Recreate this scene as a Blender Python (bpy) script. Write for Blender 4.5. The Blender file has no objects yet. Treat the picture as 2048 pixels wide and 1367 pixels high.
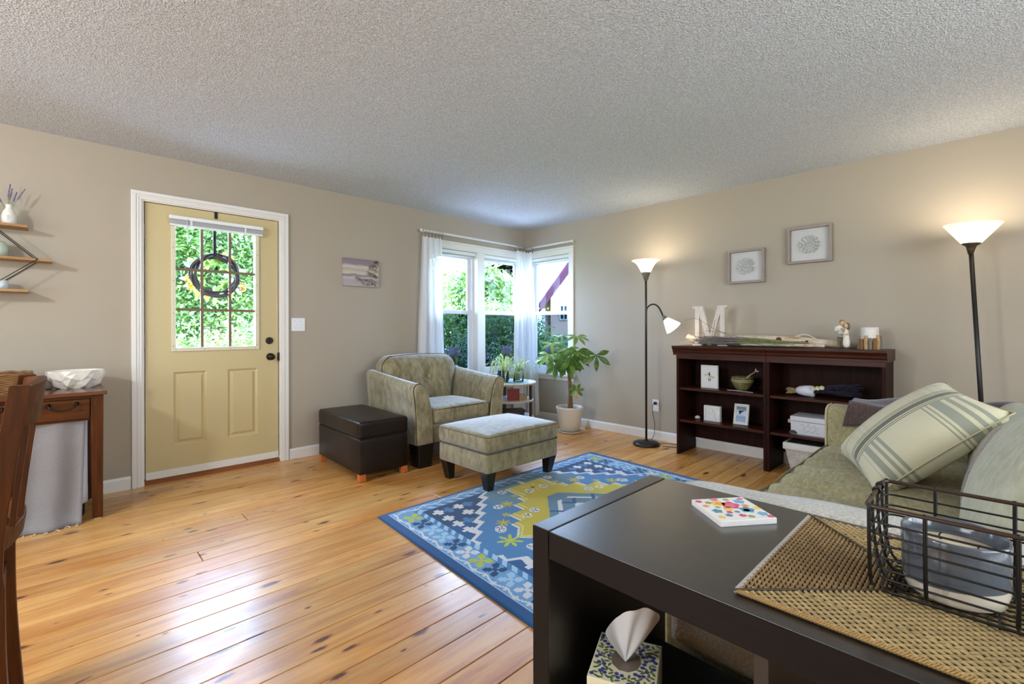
import bpy, math, random
import numpy as np
from mathutils import Vector, Matrix, noise as mnoise
random.seed(7)
RNG = np.random.default_rng(11)
SC = bpy.context.scene
COL = SC.collection
PI = math.pi

# ------------------------------------------------------------------ camera
CAM = Vector((-4.4595, -4.3427, 1.1386))
YAW = 0.799987
FWD = Vector((math.cos(YAW), math.sin(YAW), 0)); RGT = Vector((math.sin(YAW), -math.cos(YAW), 0))
cd = bpy.data.cameras.new('camera')
cd.sensor_fit = 'HORIZONTAL'; cd.sensor_width = 36.0
cd.lens = 937.8 / 2048 * 36.0
cd.shift_y = -24.44 / 2048
cd.clip_start = 0.02; cd.clip_end = 300
cam = bpy.data.objects.new('camera', cd); COL.objects.link(cam)
cam.location = CAM
_roll = -0.00243
_u = Vector((0, 0, 1)); _r = RGT * math.cos(_roll) + _u * math.sin(_roll); _u2 = _u * math.cos(_roll) - RGT * math.sin(_roll)
cam.rotation_euler = Matrix((_r, _u2, -FWD)).transposed().to_euler()
SC.camera = cam

# ------------------------------------------------------------------ world, sun, added fill lights, exposure
def s2l(c):
    return tuple((v / 12.92 if v <= 0.04045 else ((v + 0.055) / 1.055) ** 2.4) for v in c)
def rgb(r, g, b):
    return s2l((r / 255, g / 255, b / 255)) + (1.0,)
w = bpy.data.worlds.new('sky'); SC.world = w; w.use_nodes = True
bg = w.node_tree.nodes['Background']
bg.inputs[0].default_value = (0.50, 0.69, 1.0, 1); bg.inputs[1].default_value = 38.0
def light(name, kind, loc, energy, color, rot=(0, 0, 0), size=None, size_y=None, radius=None, target=None):
    l = bpy.data.lights.new(name, kind); l.energy = energy; l.color = color
    o = bpy.data.objects.new(name, l); COL.objects.link(o); o.location = loc
    if kind == 'AREA':
        l.shape = 'RECTANGLE'; l.size = size; l.size_y = size_y or size
    if radius is not None:
        l.shadow_soft_size = radius
    if target is not None:
        o.rotation_euler = (Vector(target) - Vector(loc)).to_track_quat('-Z', 'Y').to_euler()
    else:
        o.rotation_euler = rot
    return o
sun = light('sun', 'SUN', (0, -4, 12), 14.0, (1.0, 0.95, 0.88), target=(3.0, 2.5, 3.8))
sun.data.angle = 0.02
# added fill lights, set before the opaque shades of two made-up windows
light('back_fill_light', 'AREA', (-3.2, -6.29, 1.45), 100, (0.86, 0.95, 1.0), size=3.0, size_y=1.7, target=(-3.2, -4, 1.35))
light('dining_fill_light', 'AREA', (-7.58, -2.3, 1.45), 70, (0.88, 0.955, 1.0), size=2.2, size_y=1.7, target=(-5, -2.3, 1.4))
# portals that guide the sampling of the sky through the openings in view (they give off nothing themselves)
for nm, loc, sx, sy, tg in (('portal_window_1', (-0.78, 0.15, 1.34), 1.50, 1.45, (-0.78, -2, 1.34)), ('portal_window_2', (0.15, -0.41, 1.34), 0.70, 1.45, (-2, -0.41, 1.34)), ('portal_door_light', (-3.53, 0.15, 1.47), 0.57, 0.95, (-3.53, -2, 1.47))):
    light(nm, 'AREA', loc, 1, (1, 1, 1), size=sx, size_y=sy, target=tg).data.cycles.is_portal = True
SC.view_settings.view_transform = 'Standard'; SC.view_settings.look = 'None'
SC.view_settings.exposure = 0.16; SC.view_settings.gamma = 1.0
SC.view_settings.use_curve_mapping = False
SC.cycles.use_denoising = True
SC.cycles.use_adaptive_sampling = True; SC.cycles.adaptive_threshold = 0.02
SC.cycles.max_bounces = 8; SC.cycles.diffuse_bounces = 4; SC.cycles.glossy_bounces = 3
SC.cycles.transmission_bounces = 6; SC.cycles.transparent_max_bounces = 16
SC.cycles.sample_clamp_indirect = 6.0; SC.cycles.caustics_reflective = False; SC.cycles.caustics_refractive = False

# ------------------------------------------------------------------ materials
def newmat(name):
    m = bpy.data.materials.new(name); m.use_nodes = True
    nt = m.node_tree; nt.nodes.clear()
    out = nt.nodes.new('ShaderNodeOutputMaterial')
    return m, nt, out
def nd(nt, t, **k):
    n = nt.nodes.new(t)
    for a, v in k.items(): setattr(n, a, v)
    return n
def mathn(nt, op, a, b=None, c=None):
    n = nd(nt, 'ShaderNodeMath', operation=op)
    for i, v in enumerate((a, b, c)):
        if v is None: continue
        if isinstance(v, (int, float)): n.inputs[i].default_value = v
        else: nt.links.new(v, n.inputs[i])
    return n.outputs[0]
def ramp(nt, fac, stops, interp='LINEAR'):
    r = nd(nt, 'ShaderNodeValToRGB'); e = r.color_ramp; e.interpolation = interp
    while len(e.elements) < len(stops): e.elements.new(0.5)
    for el, (p, c) in zip(e.elements, stops): el.position = p; el.color = c
    nt.links.new(fac, r.inputs[0]); return r.outputs[0]
def coords(nt, scale=(1, 1, 1), kind='Object', rot=(0, 0, 0), rnd=False):
    tc = nd(nt, 'ShaderNodeTexCoord') if kind in ('Object', 'Generated') else nd(nt, 'ShaderNodeNewGeometry')
    o = tc.outputs[kind] if kind in ('Object', 'Generated') else tc.outputs['Position']
    if rnd:
        oi = nd(nt, 'ShaderNodeObjectInfo'); va = nd(nt, 'ShaderNodeVectorMath', operation='MULTIPLY_ADD')
        cb = nd(nt, 'ShaderNodeCombineXYZ'); nt.links.new(oi.outputs['Random'], cb.inputs[0])
        nt.links.new(oi.outputs['Random'], cb.inputs[1]); nt.links.new(oi.outputs['Random'], cb.inputs[2])
        nt.links.new(cb.outputs[0], va.inputs[0]); va.inputs[1].default_value = (37, 91, 13); nt.links.new(o, va.inputs[2]); o = va.outputs[0]
    mp = nd(nt, 'ShaderNodeMapping'); mp.inputs['Scale'].default_value = scale; mp.inputs['Rotation'].default_value = rot
    nt.links.new(o, mp.inputs[0]); return mp.outputs[0]
def noisen(nt, vec, scale, detail=3, rough=0.5, dist=0.0):
    n = nd(nt, 'ShaderNodeTexNoise'); n.inputs['Scale'].default_value = scale; n.inputs['Detail'].default_value = detail
    n.inputs['Roughness'].default_value = rough; n.inputs['Distortion'].default_value = dist
    nt.links.new(vec, n.inputs['Vector']); return n.outputs[0]
def bumpn(nt, h, strength, dist):
    b = nd(nt, 'ShaderNodeBump'); b.inputs['Strength'].default_value = strength; b.inputs['Distance'].default_value = dist
    nt.links.new(h, b.inputs['Height']); return b.outputs[0]
def prin(nt, out, col=None, rough=0.5, metal=0.0, spec=0.5, normal=None, coat=0.0, coat_r=0.1, sheen=0.0, emis=None, emis_s=0.0, coat_ior=1.5):
    p = nd(nt, 'ShaderNodeBsdfPrincipled')
    if col is not None:
        if isinstance(col, tuple): p.inputs['Base Color'].default_value = col
        else: nt.links.new(col, p.inputs['Base Color'])
    if isinstance(rough, (int, float)): p.inputs['Roughness'].default_value = rough
    else: nt.links.new(rough, p.inputs['Roughness'])
    p.inputs['Metallic'].default_value = metal; p.inputs['Specular IOR Level'].default_value = spec
    p.inputs['Coat Weight'].default_value = coat; p.inputs['Coat IOR'].default_value = coat_ior; p.inputs['Coat Roughness'].default_value = coat_r
    p.inputs['Sheen Weight'].default_value = sheen
    if emis is not None: p.inputs['Emission Color'].default_value = emis; p.inputs['Emission Strength'].default_value = emis_s
    if normal is not None: nt.links.new(normal, p.inputs['Normal'])
    nt.links.new(p.outputs[0], out.inputs[0]); return p
def dk(c, f): return (c[0] * f, c[1] * f, c[2] * f, 1)
def M(name, col, rough=0.5, metal=0.0, spec=0.5, var=0.0, vscale=8.0, vstretch=(1, 1, 1), bump=0.0, bscale=60.0, bdist=0.002, bstretch=(1, 1, 1), coat=0.0, coat_r=0.1, sheen=0.0, detail=3, emis=None, emis_s=0.0, kind='Object'):
    m, nt, out = newmat(name)
    c = col; nrm = None
    if var > 0:
        f = noisen(nt, coords(nt, vstretch, kind), vscale, detail)
        c = ramp(nt, f, [(0.25, dk(col, 1 - var)), (0.75, dk(col, 1 + var))])
    if bump > 0:
        nrm = bumpn(nt, noisen(nt, coords(nt, bstretch, kind), bscale, 2), bump, bdist)
    prin(nt, out, c, rough, metal, spec, nrm, coat, coat_r, sheen, emis, emis_s)
    return m
def wood(name, dark, light_, rough=0.35, axis='x', scale=1.0, coat=0.0, spec=0.2, coat_ior=1.5, coat_r=.1):
    m, nt, out = newmat(name)
    st = {'x': (1.2, 16, 16), 'y': (16, 1.2, 16), 'z': (16, 16, 1.2)}[axis]
    v = coords(nt, tuple(a * scale for a in st))
    f = noisen(nt, v, 2.2, 5, 0.6, 0.6)
    c = ramp(nt, f, [(0.28, dark), (0.72, light_)])
    prin(nt, out, c, rough, 0, spec, bumpn(nt, f, 0.12, 0.002), coat, coat_r, coat_ior=coat_ior)
    return m

def mat_floor():
    m, nt, out = newmat('pine_floor')
    v = coords(nt, (0.9, 11, 1), 'Position', rnd=True)
    g = noisen(nt, v, 2.0, 6, 0.62, 0.8)
    v2 = coords(nt, (1.4, 2.2, 1), 'Position', rnd=True)
    g2 = noisen(nt, v2, 1.3, 3, 0.5)
    c1 = ramp(nt, g, [(0.32, rgb(160, 92, 30)), (0.5, rgb(204, 142, 64)), (0.78, rgb(232, 186, 112))])
    c2 = ramp(nt, g2, [(0.3, rgb(180, 108, 44)), (0.7, rgb(230, 188, 122))])
    mx = nd(nt, 'ShaderNodeMix', data_type='RGBA', blend_type='MIX'); mx.inputs[0].default_value = 0.42
    nt.links.new(c1, mx.inputs[6]); nt.links.new(c2, mx.inputs[7])
    # knots
    vo = nd(nt, 'ShaderNodeTexVoronoi', voronoi_dimensions='2D'); vo.inputs['Scale'].default_value = 1.0
    nt.links.new(coords(nt, (3.4, 9.0, 1), 'Position', rnd=True), vo.inputs['Vector'])
    dn = noisen(nt, coords(nt, (26, 60, 1), 'Position'), 1.0, 3)
    d = mathn(nt, 'ADD', vo.outputs['Distance'], mathn(nt, 'MULTIPLY_ADD', dn, 0.16, -0.05))
    sepc = nd(nt, 'ShaderNodeSeparateColor'); nt.links.new(vo.outputs['Color'], sepc.inputs[0])
    sz = mathn(nt, 'MULTIPLY_ADD', mathn(nt, 'POWER', sepc.outputs[0], 2.6), 0.20, 0.03)
    k = mathn(nt, 'DIVIDE', d, sz)
    kf = ramp(nt, k, [(0.55, (1, 1, 1, 1)), (1.0, (0, 0, 0, 1))])
    mk = nd(nt, 'ShaderNodeMix', data_type='RGBA'); nt.links.new(kf, mk.inputs[0]); nt.links.new(mx.outputs[2], mk.inputs[6]); mk.inputs[7].default_value = rgb(92, 46, 22)
    # plank to plank tone
    oi = nd(nt, 'ShaderNodeObjectInfo'); hs = nd(nt, 'ShaderNodeHueSaturation')
    nt.links.new(mathn(nt, 'MULTIPLY_ADD', oi.outputs['Random'], 0.22, 0.90), hs.inputs['Value']); nt.links.new(mk.outputs[2], hs.inputs['Color'])
    rg = ramp(nt, noisen(nt, coords(nt, (3, 3, 3), 'Position'), 2.0, 6, 0.7), [(0.3, (0.26, 0.26, 0.26, 1)), (0.7, (0.46, 0.46, 0.46, 1))])
    sc = noisen(nt, coords(nt, (14, 60, 1), 'Position', rot=(0, 0, 0.5)), 2.0, 3, 0.7)
    p = prin(nt, out, hs.outputs[0], rg, 0, 0.55, bumpn(nt, sc, 0.10, 0.002), 0.30, 0.24)
    return m
def mat_ceiling():
    m, nt, out = newmat('popcorn_ceiling')
    v = coords(nt, (1, 1, 1), 'Position')
    n1 = noisen(nt, v, 150, 3, 0.6); n2 = noisen(nt, v, 70, 2, 0.5)
    vo = nd(nt, 'ShaderNodeTexVoronoi'); vo.inputs['Scale'].default_value = 130; nt.links.new(v, vo.inputs['Vector'])
    h = mathn(nt, 'ADD', mathn(nt, 'MULTIPLY', n1, 0.9), mathn(nt, 'SUBTRACT', mathn(nt, 'MULTIPLY', n2, 0.7), mathn(nt, 'MULTIPLY', vo.outputs['Distance'], 0.6)))
    c = ramp(nt, h, [(0.35, rgb(192, 198, 206)), (0.85, rgb(236, 241, 249))])
    prin(nt, out, c, 0.9, 0, 0.2, bumpn(nt, h, 0.8, 0.009))
    return m
def mat_fabric(name, a, b, sc=34, sheen=0.3, weave=220, bump=0.35, stretch=(1, 1, 0.45), sheen_rough=0.4):
    m, nt, out = newmat(name)
    f = noisen(nt, coords(nt, stretch), sc, 5, 0.68)
    f2 = noisen(nt, coords(nt, (1, 1, 1)), 5, 2)
    ff = mathn(nt, 'ADD', mathn(nt, 'MULTIPLY', f, 0.75), mathn(nt, 'MULTIPLY', f2, 0.25))
    c = ramp(nt, ff, [(0.36, a), (0.64, b)])
    n = noisen(nt, coords(nt, (1, 1, 1)), weave, 2)
    p = prin(nt, out, c, 0.85, 0, 0.25, bumpn(nt, mathn(nt, 'ADD', n, mathn(nt, 'MULTIPLY', f2, 1.4)), bump, 0.003), sheen=sheen)
    p.inputs['Sheen Roughness'].default_value = sheen_rough; p.inputs['Sheen Tint'].default_value = (0.78, 0.86, 1.0, 1)  # bluish tint puts the blue of the window light into the sheen
    return m
def mat_glass(name, tint=(0.97, 0.98, 1.0, 1), gloss=0.10):
    m, nt, out = newmat(name)
    t = nd(nt, 'ShaderNodeBsdfTransparent'); t.inputs[0].default_value = tint
    g = nd(nt, 'ShaderNodeBsdfGlossy'); g.inputs['Roughness'].default_value = 0.02
    lw = nd(nt, 'ShaderNodeLayerWeight'); lw.inputs[0].default_value = gloss
    mx = nd(nt, 'ShaderNodeMixShader'); nt.links.new(lw.outputs['Fresnel'], mx.inputs[0]); nt.links.new(t.outputs[0], mx.inputs[1]); nt.links.new(g.outputs[0], mx.inputs[2])
    nt.links.new(mx.outputs[0], out.inputs[0]); return m
def mat_sheer(name, col, trans=0.35, see=0.18):
    m, nt, out = newmat(name)
    d = nd(nt, 'ShaderNodeBsdfDiffuse'); d.inputs[0].default_value = col
    t = nd(nt, 'ShaderNodeBsdfTranslucent'); t.inputs[0].default_value = col
    tr = nd(nt, 'ShaderNodeBsdfTransparent')
    a = nd(nt, 'ShaderNodeMixShader'); a.inputs[0].default_value = trans; nt.links.new(d.outputs[0], a.inputs[1]); nt.links.new(t.outputs[0], a.inputs[2])
    b = nd(nt, 'ShaderNodeMixShader'); b.inputs[0].default_value = see; nt.links.new(a.outputs[0], b.inputs[1]); nt.links.new(tr.outputs[0], b.inputs[2])
    nt.links.new(b.outputs[0], out.inputs[0]); return m
def mat_leaf(name, a, b, trans=0.4, sc=3.0, rough=0.45, spec=0.4):
    m, nt, out = newmat(name)
    c = ramp(nt, noisen(nt, coords(nt, (1, 1, 1), 'Position'), sc, 4, 0.7), [(0.35, a), (0.65, b)])
    p = nd(nt, 'ShaderNodeBsdfPrincipled'); nt.links.new(c, p.inputs['Base Color']); p.inputs['Roughness'].default_value = rough; p.inputs['Specular IOR Level'].default_value = spec
    t = nd(nt, 'ShaderNodeBsdfTranslucent'); nt.links.new(c, t.inputs[0])
    x = nd(nt, 'ShaderNodeMixShader'); x.inputs[0].default_value = trans
    nt.links.new(p.outputs[0], x.inputs[1]); nt.links.new(t.outputs[0], x.inputs[2]); nt.links.new(x.outputs[0], out.inputs[0]); return m
def mat_shade(name, col, strength):
    # frosted glass lamp shade lit from inside
    m, nt, out = newmat(name)
    d = nd(nt, 'ShaderNodeBsdfDiffuse'); d.inputs[0].default_value = (0.9, 0.88, 0.84, 1)
    t = nd(nt, 'ShaderNodeBsdfTranslucent'); t.inputs[0].default_value = (0.95, 0.9, 0.8, 1)
    e = nd(nt, 'ShaderNodeEmission'); e.inputs[0].default_value = col; e.inputs[1].default_value = strength
    a = nd(nt, 'ShaderNodeMixShader'); a.inputs[0].default_value = 0.6; nt.links.new(d.outputs[0], a.inputs[1]); nt.links.new(t.outputs[0], a.inputs[2])
    s = nd(nt, 'ShaderNodeAddShader'); nt.links.new(a.outputs[0], s.inputs[0]); nt.links.new(e.outputs[0], s.inputs[1])
    nt.links.new(s.outputs[0], out.inputs[0]); return m
def mat_stripes(name, base, stops, axis=0, warp=0.0):
    m, nt, out = newmat(name)
    tc = nd(nt, 'ShaderNodeUVMap'); sp = nd(nt, 'ShaderNodeSeparateXYZ'); nt.links.new(tc.outputs[0], sp.inputs[0])
    c = ramp(nt, sp.outputs[axis], stops, 'CONSTANT')
    nrm = bumpn(nt, noisen(nt, coords(nt), 260, 2), 0.3, 0.002)
    prin(nt, out, c, 0.9, 0, 0.2, nrm, sheen=0.15); return m
def mat_attr(name, rough=0.95, bump=0.5, bscale=420, bdist=0.004):
    m, nt, out = newmat(name)
    a = nd(nt, 'ShaderNodeVertexColor', layer_name='Col')
    f = noisen(nt, coords(nt), 160, 3, 0.7)
    hs = nd(nt, 'ShaderNodeHueSaturation'); nt.links.new(a.outputs[0], hs.inputs['Color'])
    nt.links.new(mathn(nt, 'MULTIPLY_ADD', f, 0.7, 0.65), hs.inputs['Value'])
    prin(nt, out, hs.outputs[0], rough, 0, 0.15, bumpn(nt, noisen(nt, coords(nt), bscale, 2), bump, bdist), sheen=0.2); return m
# ------------------------------------------------------------------ mesh helpers
ORG = {}
V3 = Vector
class MB:
    def __init__(s): s.v = []; s.f = []; s.uv = None
    def add(s, vs, fs):
        o = len(s.v); s.v += [tuple(p) for p in vs]; s.f += [tuple(i + o for i in f) for f in fs]; return s
    def box(s, x0, y0, z0, x1, y1, z1):
        x0, x1 = sorted((x0, x1)); y0, y1 = sorted((y0, y1)); z0, z1 = sorted((z0, z1))
        return s.add([(x0, y0, z0), (x1, y0, z0), (x1, y1, z0), (x0, y1, z0), (x0, y0, z1), (x1, y0, z1), (x1, y1, z1), (x0, y1, z1)],
                     [(0, 3, 2, 1), (4, 5, 6, 7), (0, 1, 5, 4), (1, 2, 6, 5), (2, 3, 7, 6), (3, 0, 4, 7)])
    def frame(s, u0, u1, z0, z1, w, d0, d1, axis='x', wb=None, wt=None):
        # four non-overlapping bars round an opening; axis: direction of u
        wb = w if wb is None else wb; wt = w if wt is None else wt
        for a, b, c, e in ((u0, u0 + w, z0, z1), (u1 - w, u1, z0, z1), (u0 + w, u1 - w, z0, z0 + wb), (u0 + w, u1 - w, z1 - wt, z1)):
            s.box(a, d0, c, b, d1, e) if axis == 'x' else s.box(d0, a, c, d1, b, e)
        return s
    def hexa(s, bot, top):
        return s.add(list(bot) + list(top), [(0, 3, 2, 1), (4, 5, 6, 7), (0, 1, 5, 4), (1, 2, 6, 5), (2, 3, 7, 6), (3, 0, 4, 7)])
    def tube(s, pts, r, seg=8, cap=True, closed=False, flat=None):
        pts = [V3(p) for p in pts]; n = len(pts); vs = []; fs = []
        rr = r if isinstance(r, (list, tuple)) else [r] * n
        prev = None
        for i, p in enumerate(pts):
            a = pts[(i - 1) % n] if (i > 0 or closed) else p; b = pts[(i + 1) % n] if (i < n - 1 or closed) else p
            t = (b - a).normalized()
            if prev is None:
                ref = V3((0, 0, 1)) if abs(t.z) < 0.9 else V3((1, 0, 0))
                nx = t.cross(ref).normalized()
            else:
                nx = (prev - t * prev.dot(t))
                nx = nx.normalized() if nx.length > 1e-6 else t.orthogonal().normalized()
            prev = nx; ny = t.cross(nx)
            for k in range(seg):
                ang = 2 * PI * k / seg
                q = nx * math.cos(ang) + ny * math.sin(ang) * (flat or 1.0)
                vs.append(p + q * rr[i])
        m = n if closed else n - 1
        for i in range(m):
            j = (i + 1) % n
            for k in range(seg):
                l = (k + 1) % seg
                fs.append((i * seg + k, i * seg + l, j * seg + l, j * seg + k))
        if cap and not closed:
            fs.append(tuple(range(seg - 1, -1, -1))); fs.append(tuple((n - 1) * seg + k for k in range(seg)))
        return s.add(vs, fs)
    def lathe(s, prof, c=(0, 0, 0), seg=28, cap0=True, cap1=True, wob=None):
        vs = []; fs = []; n = len(prof)
        for i, (r, z) in enumerate(prof):
            for k in range(seg):
                a = 2 * PI * k / seg
                q = r * (wob(a, z) if wob else 1)
                vs.append((c[0] + q * math.cos(a), c[1] + q * math.sin(a), c[2] + z))
        for i in range(n - 1):
            for k in range(seg):
                l = (k + 1) % seg
                fs.append((i * seg + k, i * seg + l, (i + 1) * seg + l, (i + 1) * seg + k))
        if cap0: fs.append(tuple(range(seg - 1, -1, -1)))
        if cap1: fs.append(tuple((n - 1) * seg + k for k in range(seg)))
        return s.add(vs, fs)
    def prism(s, poly, a0, a1, axis='y'):
        # poly: points in the plane across axis: y->(x,z), x->(y,z), z->(x,y)
        def p3(p, a):
            return {'y': (p[0], a, p[1]), 'x': (a, p[0], p[1]), 'z': (p[0], p[1], a)}[axis]
        n = len(poly)
        ar = sum(poly[i][0] * poly[(i + 1) % n][1] - poly[(i + 1) % n][0] * poly[i][1] for i in range(n))
        vs = [p3(p, a0) for p in poly] + [p3(p, a1) for p in poly]
        flip = (ar > 0) == (axis == 'y')
        if a1 < a0: flip = not flip
        c0 = tuple(range(n)); c1 = tuple(range(2 * n - 1, n - 1, -1))
        sides = [(i, i + n, (i + 1) % n + n, (i + 1) % n) for i in range(n)]
        fs = [c0, c1] + sides
        if not flip: fs = [tuple(reversed(f)) for f in fs]
        return s.add(vs, fs)
    def rbox(s, x0, y0, z0, x1, y1, z1, r=0.03, puff=0.0, n=10, rs=4, puffb=0.0, sag=None):
        x0, x1 = sorted((x0, x1)); y0, y1 = sorted((y0, y1)); z0, z1 = sorted((z0, z1))
        hx, hy, hz = (x1 - x0) / 2, (y1 - y0) / 2, (z1 - z0) / 2
        c = V3(((x0 + x1) / 2, (y0 + y1) / 2, (z0 + z1) / 2)); r = min(r, hx * .98, hy * .98, hz * .98)
        def samp(h):
            a = [-h + r * (1 - math.cos(PI / 2 * i / rs)) for i in range(rs)]
            return a + [-(h - r) + 2 * (h - r) * i / n for i in range(n + 1)] + [-q for q in reversed(a)]
        X, Y, Z = samp(hx), samp(hy), samp(hz); H = (hx, hy, hz); key = {}; vs = []; fs = []
        def vid(q):
            inner = [max(-(H[i] - r), min(H[i] - r, q[i])) for i in range(3)]
            d = V3([q[i] - inner[i] for i in range(3)])
            p = V3(inner) + d.normalized() * r
            if puff or puffb:
                wgt = max(0, 1 - (p.x / hx) ** 2) * max(0, 1 - (p.y / hy) ** 2)
                p.z += (puff if p.z > 0 else -puffb) * wgt * abs(p.z) / hz
            k = (round(p.x, 5), round(p.y, 5), round(p.z, 5))
            if k not in key: key[k] = len(vs); vs.append(p + c)
            return key[k]
        for A, B, ax in ((X, Y, 2), (Y, Z, 0), (Z, X, 1)):
            for sg in (-1, 1):
                for i in range(len(A) - 1):
                    for j in range(len(B) - 1):
                        def q(a, b):
                            o = [0, 0, 0]; o[ax] = sg * H[ax]; o[(ax + 1) % 3] = a; o[(ax + 2) % 3] = b; return o
                        f = [vid(q(A[i], B[j])), vid(q(A[i + 1], B[j])), vid(q(A[i + 1], B[j + 1])), vid(q(A[i], B[j + 1]))]
                        g = []
                        for t in f:
                            if t not in g: g.append(t)
                        if len(g) >= 3: fs.append(tuple(g if sg > 0 else reversed(g)))
        return s.add(vs, fs)
    def surf(s, fn, nu, nv, thick=0.0, closed_u=False):
        vs = [V3(fn(i / nu, j / nv)) for j in range(nv + 1) for i in range(nu + 1)]
        W = nu + 1; fs = [(j * W + i, j * W + i + 1, (j + 1) * W + i + 1, (j + 1) * W + i) for j in range(nv) for i in range(nu)]
        if thick:
            N = [V3((0, 0, 0)) for _ in vs]
            for f in fs:
                nn = (vs[f[1]] - vs[f[0]]).cross(vs[f[3]] - vs[f[0]])
                for i in f: N[i] += nn
            o = len(vs); vs += [vs[i] - N[i].normalized() * thick for i in range(o)]
            fs2 = [tuple(reversed([i + o for i in f])) for f in fs]
            bd = [i for i in range(nu + 1)] + [j * W + nu for j in range(1, nv + 1)] + [nv * W + i for i in range(nu - 1, -1, -1)] + [j * W for j in range(nv - 1, 0, -1)]
            m = len(bd); fs3 = [(bd[i], bd[i] + o, bd[(i + 1) % m] + o, bd[(i + 1) % m]) for i in range(m)]
            fs = fs + fs2 + fs3
        s.add(vs, fs); return s
    def leaf(s, base, d, up, L, W, bend=0.25, n=4, fold=0.12, shape=0.45):
        d = V3(d).normalized(); up = V3(up); sd = d.cross(up)
        sd = sd.normalized() if sd.length > 1e-5 else d.orthogonal().normalized(); up = sd.cross(d).normalized()
        vs = []; base = V3(base)
        for i in range(n + 1):
            t = i / n
            wv = W * 0.5 * (math.sin(PI * t ** (math.log(0.5) / math.log(shape))) if 0 < t < 1 else 0.04)
            c = base + d * (L * t) - up * (bend * L * t * t)
            vs += [c - sd * wv + up * fold * wv, c, c + sd * wv + up * fold * wv]
        fs = []
        for i in range(n):
            a = i * 3; fs += [(a, a + 1, a + 4, a + 3), (a + 1, a + 2, a + 5, a + 4)]
        return s.add(vs, fs)
    def xf(s, mtx):
        s.v = [tuple(mtx @ V3(p)) for p in s.v]; return s
    def build(s, name, mat, parent=None, smooth=False, bev=0.0, bseg=2, sub=0, solid=0.0, ang=40):
        o0 = ORG.get(parent, V3((0, 0, 0)))
        me = bpy.data.meshes.new(name)
        me.from_pydata([(p[0] - o0.x, p[1] - o0.y, p[2] - o0.z) for p in s.v], [], s.f); me.update()
        if mat is not None: me.materials.append(mat)
        o = bpy.data.objects.new(name, me); COL.objects.link(o)
        if parent is not None: o.parent = parent; ORG[o] = o0
        if smooth: me.polygons.foreach_set('use_smooth', [True] * len(me.polygons))
        if solid: m = o.modifiers.new('s', 'SOLIDIFY'); m.thickness = solid; m.offset = 0
        if bev > 0:
            b = o.modifiers.new('b', 'BEVEL'); b.width = bev; b.segments = bseg; b.limit_method = 'ANGLE'; b.angle_limit = math.radians(ang); b.harden_normals = False
        if sub: m = o.modifiers.new('d', 'SUBSURF'); m.levels = sub; m.render_levels = sub
        return o
    def thing(s, name, mat, label, cat, base, group=None, **k):
        # a thing that is one single mesh, origin at its base
        dummy = object(); ORG[dummy] = V3(base)
        o0 = V3(base); s.v = [(p[0] - o0.x, p[1] - o0.y, p[2] - o0.z) for p in s.v]
        o = s.build(name, mat, None, **k); o.location = base; ORG[o] = o0
        o['label'] = label; o['category'] = cat
        if group: o['group'] = group
        return o
def T(name, label, cat, loc, group=None):
    o = bpy.data.objects.new(name, None); COL.objects.link(o); o.location = loc; o.empty_display_size = 0.05
    ORG[o] = V3(loc); o['label'] = label; o['category'] = cat
    if group: o['group'] = group
    return o
def struct(o): o['kind'] = 'structure'; return o
def SROOT(name, loc=(0, 0, 0)):
    o = bpy.data.objects.new(name, None); COL.objects.link(o); o.location = loc; ORG[o] = V3(loc); o['kind'] = 'structure'; return o
def dup(root, loc, label=None, rz=0.0, sc=1.0):
    def cp(o, par):
        c = o.copy(); COL.objects.link(c)
        if par is not None: c.parent = par
        for ch in o.children: cp(ch, c)
        return c
    r = cp(root, None); r.location = loc; r.rotation_euler = (0, 0, rz); r.scale = (sc, sc, sc)
    if label: r['label'] = label
    return r
def text_mesh(body, size, origin, xdir, updir, depth=0.0006, align='CENTER'):
    cu = bpy.data.curves.new('lettering', 'FONT'); cu.body = body; cu.size = size; cu.align_x = align; cu.align_y = 'CENTER'; cu.resolution_u = 2
    to = bpy.data.objects.new('lettering', cu); COL.objects.link(to)
    me = bpy.data.meshes.new_from_object(to.evaluated_get(bpy.context.evaluated_depsgraph_get()))
    bpy.data.objects.remove(to); bpy.data.curves.remove(cu)
    X = V3(xdir).normalized(); U = V3(updir).normalized(); N = X.cross(U); b = MB()
    b.add([V3(origin) + X * v.co.x + U * v.co.y + N * depth for v in me.vertices], [tuple(p.vertices) for p in me.polygons])
    bpy.data.meshes.remove(me); return b
def catmull(pts, n=8, closed=False):
    P = [V3(p) for p in pts]; m = len(P); out = []
    rng = range(m) if closed else range(m - 1)
    for i in rng:
        g = (lambda k: P[k % m]) if closed else (lambda k: P[max(0, min(m - 1, k))])
        a, b, c, d = g(i - 1), g(i), g(i + 1), g(i + 2)
        for k in range(n):
            t = k / n
            out.append(0.5 * ((2 * b) + (c - a) * t + (2 * a - 5 * b + 4 * c - d) * t * t + (3 * b - a - 3 * c + d) * t ** 3))
    if not closed: out.append(P[-1])
    return out
def at_cam(d, r, z):   # a point d metres ahead of the photographer and r to the right (plain ground layout)
    q = CAM + FWD * d + RGT * r; return (q.x, q.y, z)

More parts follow.
